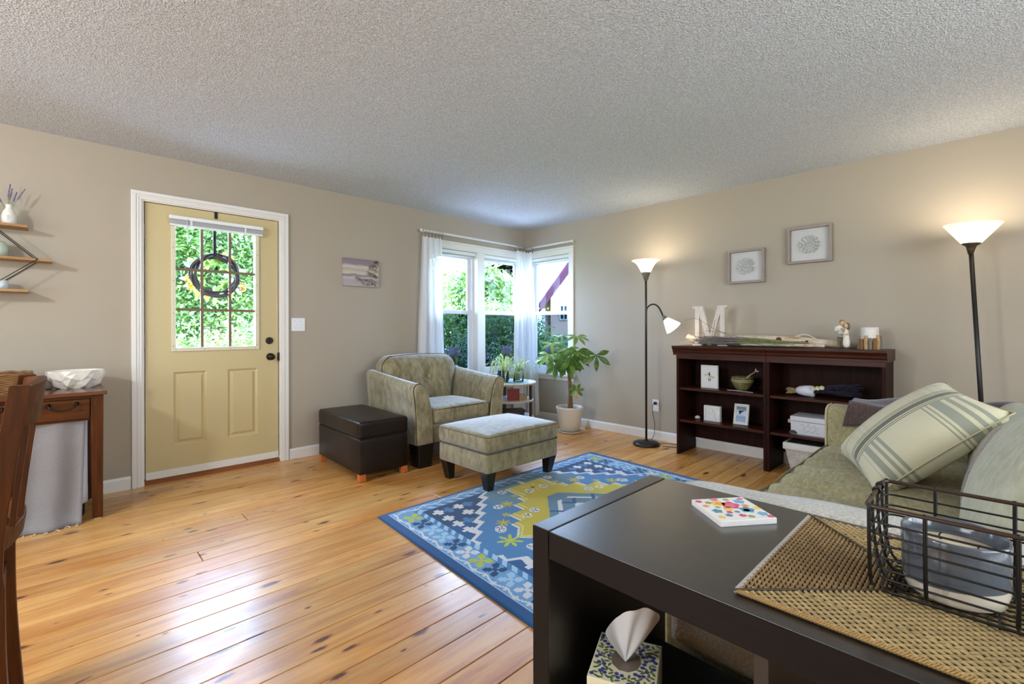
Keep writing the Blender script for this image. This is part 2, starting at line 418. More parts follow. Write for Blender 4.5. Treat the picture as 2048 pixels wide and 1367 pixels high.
# ------------------------------------------------------------------ shared materials
WALL = M('wall_paint_beige', rgb(173, 163, 147), 0.75, spec=0.3, bump=0.10, bscale=170, bdist=0.002, kind='Position')
WHITE = M('white_trim_paint', rgb(228, 226, 222), 0.38, spec=0.5)
VINYL = M('white_vinyl', rgb(232, 235, 240), 0.3)
DOORP = M('cream_door_paint', rgb(200, 183, 136), 0.42, spec=0.5, bump=0.05, bscale=30, bdist=0.001)
CEIL = mat_ceiling(); FLOOR = mat_floor()
BLACKM = M('black_metal', rgb(24, 22, 22), 0.42, spec=0.5)
BRONZE = M('oil_rubbed_bronze', rgb(42, 34, 28), 0.35, metal=0.6)
STEEL = M('brushed_steel', rgb(150, 146, 140), 0.35, metal=0.9)
CHROME = M('chrome', rgb(190, 190, 190), 0.15, metal=1.0)
GLASS = mat_glass('window_glass')
ESPRESSO = wood('espresso_wood', rgb(15, 11, 12), rgb(27, 21, 21), 0.36, 'y', 1.6, spec=.5, coat=1.0, coat_ior=1.6, coat_r=.25)
ESPRESSOX = wood('espresso_wood_end', rgb(15, 11, 12), rgb(26, 20, 20), 0.40, 'x', 1.6, spec=.4, coat=.6, coat_r=.3)
ESPRESSOD = wood('espresso_wood_inner', rgb(13, 10, 11), rgb(22, 17, 18), 0.5, 'y', 1.6, spec=.2)
MAHOG = wood('mahogany_wood', rgb(36, 13, 6), rgb(72, 30, 14), 0.36, 'y', 1.2)
MAHOGZ = wood('mahogany_wood_upright', rgb(26, 9, 6), rgb(52, 22, 13), 0.5, 'z', 1.2, spec=.1)
CHERRY = wood('cherry_wood', rgb(54, 25, 4), rgb(98, 52, 11), 0.5, 'x', 1.2, spec=.15)
CHERRYZ = wood('cherry_wood_upright', rgb(50, 23, 4), rgb(90, 47, 11), 0.5, 'z', 1.2, spec=.15)
OAK = wood('oak_board', rgb(148, 112, 72), rgb(184, 148, 104), 0.5, 'x', 1.2)
CHAIRF = mat_fabric('olive_chenille', rgb(112, 102, 72), rgb(166, 156, 124), 26, 1.0)
OTTOF = mat_fabric('olive_chenille_ottoman', rgb(110, 100, 70), rgb(160, 150, 118), 26, 1.0)
PIPE = M('dark_piping', rgb(70, 62, 46), 0.8)
LEATHER = M('dark_brown_leather', rgb(26, 15, 10), 0.36, spec=0.32, var=0.18, vscale=20, bump=0.25, bscale=150, bdist=0.0015)
SOFAF = mat_fabric('sage_sofa_fabric', rgb(140, 131, 96), rgb(178, 168, 128), 60, 0.1, 300, 0.3, (0.4, 1, 1))
SOFAB = mat_fabric('sage_sofa_back_fabric', rgb(162, 160, 136), rgb(188, 185, 162), 40, 0.15, 300, 0.3, (1, 1, 0.4))
DARKFOOT = M('black_wood_foot', rgb(20, 17, 16), 0.35)
WHITECER = M('white_ceramic', rgb(226, 224, 216), 0.3, spec=0.6)
SOIL = M('potting_soil', rgb(52, 40, 34), 0.95, var=0.4, vscale=60, bump=0.8, bscale=90, bdist=0.006)
# ------------------------------------------------------------------ the room
XL, YB, H = -7.6, -6.3, 2.44
TH = 0.14
# floor: base slab and boards
fl = MB().box(XL - TH, YB - TH, -0.12, TH, TH, -0.022).build('floor', M('subfloor', rgb(60, 38, 20), 0.9)); struct(fl)
pw = 0.1345
y1 = 0.0; row = 0
while y1 > YB:
    y0 = max(YB, y1 - pw)
    cuts = [XL]
    x = XL + random.uniform(0.8, 3.4)
    while x < -0.8:
        cuts.append(x); x += random.uniform(2.6, 4.2)
    cuts.append(0.0)
    for a, b in zip(cuts[:-1], cuts[1:]):
        g = 0.0013
        MB().box(a + g, y0 + g, -0.022, b - g, y1 - g, 0.0).build('plank', FLOOR, fl, bev=0.002, bseg=1)
    y1 = y0; row += 1
struct(MB().box(XL - TH, YB - TH, H, TH, TH, H + 0.15).build('ceiling', CEIL))
# walls with openings
def wall_x(name, y, yo, x0, x1, holes, mat=WALL):   # wall running along x
    b = MB(); xs = sorted({x0, x1, *[h[0] for h in holes], *[h[1] for h in holes]})
    for a, c in zip(xs[:-1], xs[1:]):
        hh = [h for h in holes if h[0] <= a + 1e-6 and h[1] >= c - 1e-6]
        if not hh: b.box(a, y, 0, c, yo, H)
        else:
            h = hh[0]
            if h[2] > 0: b.box(a, y, 0, c, yo, h[2])
            b.box(a, y, h[3], c, yo, H)
    return struct(b.build(name, mat))
def wall_y(name, x, xo, y0, y1_, holes, mat=WALL):
    b = MB(); ys = sorted({y0, y1_, *[h[0] for h in holes], *[h[1] for h in holes]})
    for a, c in zip(ys[:-1], ys[1:]):
        hh = [h for h in holes if h[0] <= a + 1e-6 and h[1] >= c - 1e-6]
        if not hh: b.box(x, a, 0, xo, c, H)
        else:
            h = hh[0]
            if h[2] > 0: b.box(x, a, 0, xo, c, h[2])
            b.box(x, a, h[3], xo, c, H)
    return struct(b.build(name, mat))
WZ0, WZ1 = 0.60, 2.075
wall_x('wall_left', 0, TH, XL - TH, TH, [(-4.02, -3.045, 0, 2.105), (-1.52, -0.824, WZ0, WZ1), (-0.729, -0.03, WZ0, WZ1)])
wall_y('wall_right', 0, TH, YB - TH, 0, [(-0.76, -0.06, WZ0, WZ1)])
wall_x('wall_back', YB - TH, YB, XL - TH, TH, [(-4.7, -1.7, 0.6, 2.3)])
wall_y('wall_side', XL - TH, XL, YB, 0, [(-3.4, -1.2, 0.6, 2.3)])
# baseboards
def baseb(name, segs, axis):
    b = MB()
    for a, c in segs:
        pr = [(0, 0), (-0.013, 0), (-0.013, 0.075), (-0.007, 0.092), (0, 0.092)]
        if axis == 'x': b.prism([(p[0] - 0.0005, p[1]) for p in pr], a, c, 'x')
        else: b.prism([(p[0] - 0.0005, p[1]) for p in pr], a, c, 'y')
    return struct(b.build(name, WHITE))
baseb('baseboard_left', [(XL, -4.078), (-2.99, 0.0)], 'x')
baseb('baseboard_right', [(YB, 0.0)], 'y')
# door casing and jamb
cs = MB(); cz = 2.158
def casing3(b, x0, x1, z0, zt, w, d0, d1):   # two legs and a head, butt joined, no overlap
    return b.box(x0, d0, z0, x0 + w, d1, zt - w).box(x1 - w, d0, z0, x1, d1, zt - w).box(x0, d0, zt - w, x1, d1, zt)
casing3(cs, -4.074, -2.994, 0, cz, .060, -.012, 0)
casing3(cs, -4.072, -2.996, 0, cz - .002, .026, -.019, -.0125)
casing3(cs, -4.042, -3.026, 0, cz - .032, .012, -.016, -.0125)
struct(cs.build('trim_1', WHITE, bev=0.002))
jb = MB().box(-4.02, 0, 0, -4.000, TH, 2.105).box(-3.065, 0, 0, -3.045, TH, 2.105).box(-4.000, 0, 2.09, -3.065, TH, 2.105)
jb.box(-4.000, 0.070, 0.03, -3.966, 0.10, 2.09).box(-3.090, 0.070, 0.03, -3.065, 0.10, 2.09).box(-3.966, 0.070, 2.066, -3.090, 0.10, 2.09)
struct(jb.build('trim_2', WHITE))
# the door
dr = SROOT('door_1', (-3.53, 0.0, 0.0))
DX0, DX1, DZ0, DZ1, DY0, DY1 = -3.990, -3.072, 0.042, 2.086, 0.022, 0.067
GX0, GX1, GZ0, GZ1 = -3.812, -3.253, 1.004, 1.962
PN = [(-3.822, -3.602, 0.262, 0.822), (-3.458, -3.235, 0.262, 0.822)]
b = MB(); pz0, pz1 = PN[0][2], PN[0][3]; pa, pb, pc, pd = PN[0][0], PN[0][1], PN[1][0], PN[1][1]
b.box(DX0, DY0, DZ0, DX1, DY1, pz0); b.box(DX0, DY0, pz1, DX1, DY1, GZ0); b.box(DX0, DY0, GZ1, DX1, DY1, DZ1)
b.box(DX0, DY0, GZ0, GX0, DY1, GZ1); b.box(GX1, DY0, GZ0, DX1, DY1, GZ1)
b.box(DX0, DY0, pz0, pa, DY1, pz1); b.box(pb, DY0, pz0, pc, DY1, pz1); b.box(pd, DY0, pz0, DX1, DY1, pz1)
b.build('slab', DOORP, dr)
for (x0, x1, z0, z1) in PN:
    rings = [(0, DY0), (.006, DY0 + .004), (.016, DY0 + .012), (.024, DY0 + .011), (.040, DY0 + .003)]
    vs = []; fs = []
    for m, yy in rings: vs += [(x0 + m, yy, z0 + m), (x1 - m, yy, z0 + m), (x1 - m, yy, z1 - m), (x0 + m, yy, z1 - m)]
    for r_ in range(len(rings) - 1):
        for i in range(4): k = (i + 1) % 4; fs.append((r_ * 4 + i, r_ * 4 + k, r_ * 4 + 4 + k, r_ * 4 + 4 + i))
    e = (len(rings) - 1) * 4; fs.append((e, e + 1, e + 2, e + 3))
    o = len(vs); vs += [(x0, DY1, z0), (x1, DY1, z0), (x1, DY1, z1), (x0, DY1, z1)]; fs.append((o + 3, o + 2, o + 1, o))
    MB().add(vs, fs).build('panel', DOORP, dr)
fr = MB().frame(GX0 - .024, GX1 + .030, GZ0 - .026, GZ1 + .02, .030, DY0 - .012, DY0)
lf = fr.build('light_frame', M('cream_light_frame', rgb(218, 210, 184), 0.4), dr, bev=0.004)
SCREW = M('screw_cap', rgb(150, 140, 112), 0.5)
for x in (GX0 - .010, GX1 + .013):
    for z in (1.02, 1.27, 1.52, 1.77): MB().lathe([(0.004, 0), (0.004, 0.0015)], (0, 0, 0), 10).xf(Matrix.Translation((x, DY0 - 0.012, z)) @ Matrix.Rotation(PI / 2, 4, 'X')).build('screw', SCREW, lf)
for x in (-3.62, -3.44): MB().lathe([(0.004, 0), (0.004, 0.0015)], (0, 0, 0), 10).xf(Matrix.Translation((x, DY0 - 0.012, GZ0 - 0.012)) @ Matrix.Rotation(PI / 2, 4, 'X')).build('screw', SCREW, lf)
mu = M('muntin_shade_brown', rgb(112, 92, 66), 0.5)  # the dark of the backlit bars is painted into this brown
xs = [GX0, -3.632, -3.437, GX1]; zs = [GZ0, 1.302, 1.613, GZ1]
for x in xs[1:3]: MB().box(x - .010, DY0 + .012, GZ0, x + .010, DY0 + .019, GZ1).build('muntin', mu, dr)
for z in zs[1:3]: MB().box(GX0, DY0 + .0125, z - .010, GX1, DY0 + .0185, z + .010).build('muntin', mu, dr)
for i in range(3):
    for j in range(3): MB().box(xs[i] + (.010 if i else 0), DY0 + .020, zs[j] + (.010 if j else 0), xs[i + 1] - (.010 if i < 2 else 0), DY0 + .024, zs[j + 1] - (.010 if j < 2 else 0)).build('pane', GLASS, dr)
def knob(b, x, z, prof):
    return b.add(*(lambda q: (q.v, q.f))(MB().lathe(prof, (0, 0, 0), 24).xf(Matrix.Translation((x, DY0, z)) @ Matrix.Rotation(PI / 2, 4, 'X'))))
k = MB(); knob(k, -3.136, 0.912, [(0.031, 0), (0.031, 0.006), (0.014, 0.010), (0.012, 0.022), (0.020, 0.028), (0.028, 0.038), (0.027, 0.050), (0.016, 0.058), (0.002, 0.060)]); k.build('door_knob', BRONZE, dr, smooth=True)
k = MB(); knob(k, -3.143, 1.050, [(0.030, 0), (0.030, 0.008), (0.026, 0.012), (0.002, 0.012)]); db = k.build('deadbolt', BRONZE, dr)
MB().box(-3.148, DY0 - .026, 1.032, -3.138, DY0 - .012, 1.068).build('thumb_turn', BRONZE, db, bev=0.002)
MB().box(-3.078, 0.002, 0.875, -3.066, 0.030, 0.945).build('latch_plate', BRONZE, dr)
for z in (0.30, 1.06, 1.86):
    h = MB().tube([(-3.996, 0.016, z - 0.05), (-3.996, 0.016, z + 0.05)], 0.006, 10); h.build('hinge', STEEL, dr)
MB().box(DX0, DY0 - 0.010, 0.034, DX1, DY0, 0.088).build('door_sweep', WHITE, dr, bev=0.002)
struct(MB().prism([(-0.002, 0), (0.14, 0), (0.14, 0.03), (0.02, 0.03), (-0.002, 0.012)], -3.999, -3.066, 'x').build('trim_3', wood('threshold_oak', rgb(112, 62, 34), rgb(150, 92, 56), 0.4, 'x')))
# mini blind drawn up at the top of the door light
bl = T('mini_blind', 'white mini blind drawn up at the top of the door window', 'blind', (-3.525, DY0 - 0.012, 1.93))
MB().box(-3.850, -0.020, 1.985, -3.200, 0.008, 2.012).build('head_rail', VINYL, bl, bev=0.002)
for i in range(9):
    z = 1.951 + i * 0.0036; MB().box(-3.846, -0.018, z, -3.204, 0.006, z + 0.0014).build('slat', VINYL, bl)
MB().box(-3.846, -0.019, 1.934, -3.204, 0.007, 1.949).build('bottom_rail', VINYL, bl, bev=0.003)
for x in (-3.71, -3.335): MB().box(x - .006, -0.0205, 1.936, x + .006, -0.0188, 1.985).build('ladder_tape', VINYL, bl)
MB().tube([(-3.737, -0.022, 1.995), (-3.736, -0.023, 1.80)], 0.0028, 6).build('tilt_wand', M('clear_wand', rgb(190, 190, 186), 0.3), bl)
for x in (-3.527, -3.503): MB().tube([(x, -0.006, 1.935), (x, -0.005, 1.76)], 0.0012, 5).build('lift_cord', M('cord_grey', rgb(120, 122, 116), 0.7), bl)
# wreath hanger and wreath outside the door
MB().box(-3.549, DY0 - 0.004, 2.035, -3.527, DY0, 2.0885).box(-3.549, DY0 - 0.004, 2.0865, -3.527, DY1 + 0.004, 2.0895).box(-3.549, DY1, 1.74, -3.527, DY1 + 0.004, 2.0885).thing('wreath_hanger', BRONZE, 'dark metal strap hooked over the top of the door', 'hook', (-3.538, DY0, 2.035))
wr = T('door_wreath', 'dark twig wreath with leaves and yellow flowers outside the door glass', 'wreath', (-3.523, 0.10, 1.59))
VINE = M('grapevine_twig', rgb(62, 48, 52), 0.8, var=0.3, vscale=40)
for k in range(11):
    ph = random.uniform(0, 6.28); rr = 0.158 + random.uniform(-.017, .017); yy = random.uniform(-.016, .016)
    MB().tube([(-3.523 + (rr + .008 * math.sin(3 * a + ph)) * math.cos(a), 0.105 + yy + .010 * math.cos(4 * a + ph), 1.59 + (rr + .008 * math.sin(3 * a + ph)) * math.sin(a)) for a in [2 * PI * i / 36 for i in range(36)]], 0.0065, 6, closed=True).build('vine', VINE, wr, smooth=True)
WL = mat_leaf('wreath_leaf', rgb(92, 132, 58), rgb(150, 176, 78), 0.5, 14); WL2 = mat_leaf('wreath_leaf_silver', rgb(150, 176, 160), rgb(190, 205, 190), 0.4, 14)
YF = mat_leaf('yellow_petal', rgb(226, 180, 50), rgb(246, 214, 90), 0.5, 14)
for i in range(46):
    a = random.uniform(0, 2 * PI); r0 = random.choice((0.135, 0.175)); L = random.uniform(.05, .085); d = V3((math.cos(a), random.uniform(-.1, .3), math.sin(a))) * (1 if r0 > .15 else -1) + V3((random.uniform(-.8, .8), 0, random.uniform(-.8, .8)))
    MB().leaf((-3.523 + r0 * math.cos(a), 0.125 + random.uniform(-.01, .015), 1.59 + r0 * math.sin(a)), d, (0, -1, 0), L, L * .48).build('leaf', WL if i % 3 else WL2, wr, smooth=True)
for a in (3.55, 3.75, 3.3, 4.0, 1.2, 5.3, 4.4, 0.9):
    for q in range(6):
        aa = q * PI / 3; c = V3((-3.523 + .19 * math.cos(a), 0.128, 1.59 + .19 * math.sin(a)))
        MB().leaf(c, (math.cos(aa), -.25, math.sin(aa)), (0, -1, 0), .026, .018, n=3).build('petal', YF, wr)
BER = M('berry_orange', rgb(214, 150, 60), 0.4)
for i in range(16):
    a = random.choice((3.45, 5.75)) + random.uniform(-.28, .28); r0 = random.uniform(.18, .25); s0 = 0.009 if i else 0.024
    MB().lathe([(0.0005, -s0), (s0 * .7, -s0 * .7), (s0, 0), (s0 * .7, s0 * .7), (0.0005, s0)], (-3.523 + r0 * math.cos(a), 0.125, 1.59 + r0 * math.sin(a)), 10).build('berry', BER, wr, smooth=True)

# windows
SCREEN, nt_, out_ = newmat('insect_screen')
_t = nd(nt_, 'ShaderNodeBsdfTransparent'); _t.inputs[0].default_value = (0.30, 0.34, 0.38, 1); nt_.links.new(_t.outputs[0], out_.inputs[0])
def window_unit(root, a0, a1, axis, off=0.0):
    # double hung window in the opening a0..a1; axis x: wall_left, axis y: wall_right (outside = +x)
    def bx(b, u0, u1, d0, d1, z0, z1):
        return b.box(u0, d0, z0, u1, d1, z1) if axis == 'x' else b.box(d0, u0, z0, d1, u1, z1)
    z0, z1 = WZ0, WZ1; f = 0.032
    MB().frame(a0, a1, z0, z1, .012, 0, .13, axis).build('jamb', WHITE, root)
    MB().frame(a0 + .012, a1 - .012, z0 + .012, z1 - .012, f, .055, .125, axis, wb=.022).build('window_frame', VINYL, root, bev=0.002)
    s = .040; i0, i1 = a0 + .012 + f, a1 - .012 - f; zb, zt, zm = z0 + .034, z1 - .012 - f, 1.345
    for (nm, lo, hi, d0, d1) in (('lower_sash', zb, zm + .028, .060, .085), ('upper_sash', zm - .020, zt, .088, .113)):
        sh = MB().frame(i0, i1, lo, hi, s, d0, d1, axis, wb=.045, wt=.045).build(nm, VINYL, root, bev=0.002)
        p = MB(); bx(p, i0 + s, i1 - s, (d0 + d1) / 2 - .002, (d0 + d1) / 2 + .002, lo + .045, hi - .045); p.build('pane', GLASS, sh)
    p = MB(); bx(p, i0, i1, .119, .120, zb, zm + .01); p.build('insect_screen', SCREEN, root)
    p = MB(); bx(p, a0 + .016, a1 - .016, .012, .040, z1 - .055, z1 - .016); hb = p.build('blind_head_rail', VINYL, root, bev=0.003)
    for q in range(5):
        p = MB(); bx(p, a0 + .020, a1 - .020, .014, .038, z1 - .060 - q * .0035, z1 - .0585 - q * .0035); p.build('blind_slat', VINYL, hb)
w1 = SROOT('window_1', (-0.78, 0, WZ0)); window_unit(w1, -1.52, -0.824, 'x'); window_unit(w1, -0.729, -0.03, 'x')
w2 = SROOT('window_2', (0, -0.41, WZ0)); window_unit(w2, -0.76, -0.06, 'y')
c1 = MB().box(-1.585, -.018, WZ0 + .0045, -1.512, -.0005, 2.067).box(-.832, -.018, WZ0 + .0045, -.721, -.0005, 2.067).box(-.038, -.018, WZ0 + .0045, -.0005, -.0005, 2.067).box(-1.585, -.018, 2.0672, -.0005, -.0005, 2.1275).box(-1.590, -.023, 2.128, -.0005, -.0005, 2.150)
struct(c1.build('trim_4', WHITE, bev=0.002))
struct(MB().box(-1.61, -.055, WZ0 - .03, 0, .05, WZ0 + .004).box(-1.585, -.015, WZ0 - .085, 0, 0, WZ0 - .03).build('trim_5', WHITE, bev=0.004))
c2 = MB().box(-.018, -.822, WZ0 + .0045, -.0005, -.752, 2.067).box(-.018, -.068, WZ0 + .0045, -.0005, -.024, 2.067).box(-.018, -.822, 2.0672, -.0005, -.024, 2.1275).box(-.023, -.826, 2.128, -.0005, -.024, 2.150)
struct(c2.build('trim_6', WHITE, bev=0.002))
struct(MB().box(-.055, -.845, WZ0 - .03, .05, -.0555, WZ0 + .004).box(-.015, -.822, WZ0 - .085, 0, -.0155, WZ0 - .03).build('trim_7', WHITE, bev=0.004))
# two added, unseen windows; opaque shades keep the sky out behind the fill lights
w3 = SROOT('added_window_3', (-3.2, YB, 0.6))
b = MB()
for x in (-4.7, -3.73, -2.73, -1.76): b.box(x, YB - .10, 0.6, x + .06, YB - .04, 2.3)
b.box(-4.7, YB - .10, 0.6, -1.7, YB - .04, 0.66).box(-4.7, YB - .10, 2.24, -1.7, YB - .04, 2.3).build('window_frame', VINYL, w3)
MB().box(-4.7, YB - .03, 0.6, -1.7, YB - .025, 2.3).build('sky_blocker', VINYL, w3)
w4 = SROOT('added_window_4', (XL, -2.3, 0.6))
b = MB()
for y in (-3.4, -2.33, -1.26): b.box(XL - .10, y, 0.6, XL - .04, y + .06, 2.3)
b.box(XL - .10, -3.4, 0.6, XL - .04, -1.2, 0.66).box(XL - .10, -3.4, 2.24, XL - .04, -1.2, 2.3).build('window_frame', VINYL, w4)
MB().box(XL - .03, -3.4, 0.6, XL - .025, -1.2, 2.3).build('sky_blocker', VINYL, w4)
# ------------------------------------------------------------------ rug
RUG_L, RUG_W, CELL = 2.145, 1.60, 0.0060
def rug_colors():
    nu, nv = int(round(RUG_L / CELL)), int(round(RUG_W / CELL))
    S, Tt = np.meshgrid((np.arange(nu) + .5) * CELL, (np.arange(nv) + .5) * CELL, indexing='ij')
    c = lambda r, g, b: np.array(rgb(r, g, b)[:3])
    BORD, LBL, NAVY, MID, YEL, CRM, SLATE, LIME, TEAL, PALE = c(20, 80, 134), c(108, 158, 202), c(4, 62, 104), c(62, 122, 172), c(192, 176, 52), c(214, 214, 216), c(88, 128, 152), c(182, 192, 58), c(14, 72, 98), c(160, 198, 224)
    img = np.zeros((nu, nv, 3)); img[:] = MID
    def put(mask, col): img[mask] = col
    s, t = S, Tt; sm = np.minimum(s, RUG_L - s); tm = np.minimum(t, RUG_W - t)   # distance to the ends, to the sides
    # ---- inner field with stepped corner fields
    ti = tm - 0.135; si = sm - 0.240
    step = 0.096
    # stair line: navy where si < f(ti)
    q = np.floor(ti / step); frac = ti / step - q
    base = 0.475 - 0.0875 * (ti / step) 
    tri = np.abs(frac - .5) * 2 * 0.055
    dline = si - (base + tri)
    inner = (si > 0) & (ti > 0)
    put(inner & (dline < -0.0), NAVY); 
    gr = np.clip(((s - .25) / .5), 0, 1)
    put(inner & (dline < 0) & (tm > .42), BORD)
    put(inner & (np.abs(dline) < 0.024), CRM)
    fld = inner & (dline > 0.024)
    put(fld, MID); put(fld & (np.abs(s - RUG_L / 2) < .42) & (tm < .46), SLATE)
    # crosses in the corner fields
    def cross(cs, ct, col, a=.040, b=.014):
        for ss in (cs, RUG_L - cs):
            for tt in (ct, RUG_W - ct):
                d1, d2 = np.abs(s - ss), np.abs(t - tt)
                put(((d1 < a) & (d2 < b)) | ((d2 < a) & (d1 < b * 1.25)), col)
    for (a_, b_, col) in ((.31, .213, CRM), (.31, .326, CRM), (.31, .433, CRM), (.31, .535, CRM), (.46, .219, CRM), (.455, .333, CRM), (.385, .222, MID), (.53, .224, MID), (.385, .431, MID)): cross(a_, b_, col)
    # ---- medallion
    tc = np.abs(t - RUG_W / 2); sc = np.abs(s - RUG_L / 2); tt = .8 - tc
    hw = np.zeros_like(s)
    for lo, hi, h in ((.20, .38, .17), (.38, .45, .215), (.45, .545, .315), (.545, .655, .44), (.655, .72, .52)): hw = np.where((tt >= lo) & (tt < hi), h, hw)
    hw = np.where(tt >= .72, .52 + (tt - .72) * 1.1, hw)
    # a stepped diamond
    med = (sc < hw) & fld
    rim = (sc < hw + .018) & fld & ~med
    put(rim, CRM); put(med, YEL)
    put(med & (np.abs(sc - (hw - .022)) < .006), c(222, 208, 120))
    inn = (sc < np.maximum(0, (tt - .42)) * .95 - .02)
    put(med & inn & (tt > .50), SLATE); put(med & inn & (tt > .60) & (np.abs((sc + tc) % .16 - .08) < .02), CRM); put(med & inn & (tt > .64) & (np.abs((sc - tc) % .2 - .1) < .018), BORD)
    # motifs: faces / rosettes with dark marks, and yellow hands
    def rosette(cs, ct, col, r=.034):
        for ss in (cs, RUG_L - cs):
            for t0 in (ct, RUG_W - ct):
                d = np.hypot(s - ss, t - t0); put(d < r, col)
                ang = np.arctan2(t - t0, s - ss); put((d < r * .75) & (np.sin(ang * 4 + d * 160) > .35), NAVY)
    for a_, b_ in ((.648, .404), (.445, .668), (.835, .225), (.70, .625), (.79, .60), (.46, .95), (1.0, .34)): rosette(a_, b_, CRM if (a_, b_) != (.70, .625) else c(226, 220, 170))
    def hand(cs, ct, r=.05):
        for ss, m1 in ((cs, 1), (RUG_L - cs, -1)):
            for t0 in (ct, RUG_W - ct):
                d = np.hypot(s - ss, t - t0); ang = np.arctan2(t - t0, (s - ss) * m1)
                put((d < r * (.62 + .38 * np.cos(ang * 7))) & fld, LIME if r > .06 else YEL)
    for a_, b_, r in ((.725, .405, .05), (.52, .605, .05), (.40, .80, .075), (.61, .53, .035), (.865, .335, .035)): hand(a_, b_, r)
    # leaf spray on the yellow end
    for t0 in (.30, RUG_W - .30):
        d = np.hypot(s - RUG_L / 2, t - t0); ang = np.arctan2(t - t0, s - RUG_L / 2)
        put((d < .085) & (d > .02) & (np.abs(np.sin(ang * 4)) < .22), c(224, 216, 130)); put(d < .014, NAVY)
    # ---- borders
    side = (tm < .135) | (sm < .240)
    put(side, LBL)
    # leaning stripe band next to the field
    diag = ((sm >= .203) & (sm < .240) & (tm > .10)) | ((tm >= .095) & (tm < .135) & (sm > .203))
    put(diag, PALE); put(diag & (((s + t) % .075) < .034) & (sm >= .203) & (sm < .240), MID); put(diag & (((s - t) % .075) < .034) & ~((sm >= .203) & (sm < .240)), MID)
    # square flower band at the two ends
    bb = (sm >= .100) & (sm < .200) & (tm > .118)
    put(bb, LBL)
    cols = [LIME, NAVY, PALE, PALE, NAVY, CRM, LIME, NAVY, PALE, CRM, NAVY, LIME, PALE]
    k = np.floor((t - .118) / .1136).astype(int); fr_ = (t - .118) - k * .1136 - .0568; fs_ = sm - .150
    ar_, br_ = np.abs(fr_), np.abs(fs_)
    petal = ((ar_ < .047) & (br_ < .047) & (ar_ > .0065) & (br_ > .0065) & ~((ar_ > .036) & (br_ < .015)) & ~((br_ > .036) & (ar_ < .015))) | ((ar_ < .013) & (br_ < .013))
    for i, cc in enumerate(cols): put(bb & petal & (k == i), cc)
    for ln in (.100, .200): put((np.abs(sm - ln) < .0045) & (tm > .095), MID)
    # vine band round the edge
    vb = ((sm >= .055) & (sm < .100)) | ((tm >= .030) & (tm < .095)); vb &= (sm >= .052) & (tm >= .030)
    put(vb, LBL)
    ve = (sm >= .055) & (sm < .098)
    ph = (t % .150) / .150
    zz = .0775 + .014 * np.where(ph < .5, ph * 4 - 1, 3 - ph * 4)
    put(ve & (np.abs(sm - zz) < .006) & (tm > .04), CRM)
    put(ve & (np.hypot(((t + .037) % .075) - .0375, (sm - .0775) * 1.0) < .010), CRM)
    vs_ = (tm >= .034) & (tm < .092) & (sm > .10)
    ph = (s % .150) / .150; zz = .063 + .018 * np.where(ph < .5, ph * 4 - 1, 3 - ph * 4)
    put(vs_ & (np.abs(tm - zz) < .006), CRM); put(vs_ & (np.hypot(((s + .037) % .075) - .0375, tm - .063) < .010), PALE)
    # outer border
    put((sm < .055) | (tm < .030), BORD)
    put(((np.abs(sm - .056) < .004) & (tm > .030)) | ((np.abs(tm - .032) < .004) & (sm > .055)), PALE)
    return img, nu, nv
def make_rug():
    img, nu, nv = rug_colors(); x0, y0, zt = -3.064, -1.735, 0.012
    def pos(s, t): return (x0 + s - 0.070 * t, y0 - t)
    U, Vv = np.meshgrid(np.arange(nu + 1) * RUG_L / nu, np.arange(nv + 1) * RUG_W / nv, indexing='ij')
    n = (nu + 1) * (nv + 1); W = nv + 1
    top = np.zeros((n, 3)); top[:, 0] = (x0 + U - .07 * Vv).ravel(); top[:, 1] = (y0 - Vv).ravel(); top[:, 2] = zt
    edge = ((U < 1e-6) | (U > RUG_L - 1e-6) | (Vv < 1e-6) | (Vv > RUG_W - 1e-6)).ravel(); top[edge, 2] = .008
    I, J = np.meshgrid(np.arange(nu), np.arange(nv), indexing='ij'); a = (I * W + J).ravel()
    quads = np.stack([a, a + 1, a + W + 1, a + W], -1)
    cor = [pos(0, 0), pos(0, RUG_W), pos(RUG_L, RUG_W), pos(RUG_L, 0)]
    e = .0015
    skirt = [(p[0], p[1], .008) for p in cor] + [(p[0], p[1], .0) for p in cor]
    verts = np.vstack([top, np.array(skirt)]); faces = [tuple(q) for q in quads.tolist()]; cols = [tuple(c) for c in img.reshape(-1, 3)]
    for i in range(4): j = (i + 1) % 4; faces.append((n + i, n + 4 + i, n + 4 + j, n + j)); cols.append(tuple(rgb(24, 70, 112)[:3]))
    faces.append((n + 4, n + 7, n + 6, n + 5)); cols.append(tuple(rgb(60, 60, 60)[:3]))
    base = V3((-2.05, -2.53, 0)); me = bpy.data.meshes.new('area_rug'); me.from_pydata([(v[0] - base.x, v[1] - base.y, v[2]) for v in verts.tolist()], [], faces)
    at = me.color_attributes.new('Col', 'FLOAT_COLOR', 'CORNER')
    arr = np.repeat(np.hstack([np.array(cols), np.ones((len(cols), 1))]), 4, axis=0).astype(np.float32)
    at.data.foreach_set('color', arr.ravel())
    me.materials.append(mat_attr('wool_rug')); o = bpy.data.objects.new('area_rug', me); COL.objects.link(o); o.location = base
    o['label'] = 'blue wool rug with yellow stepped medallion and patterned borders on the floor'; o['category'] = 'rug'
    return o
make_rug()

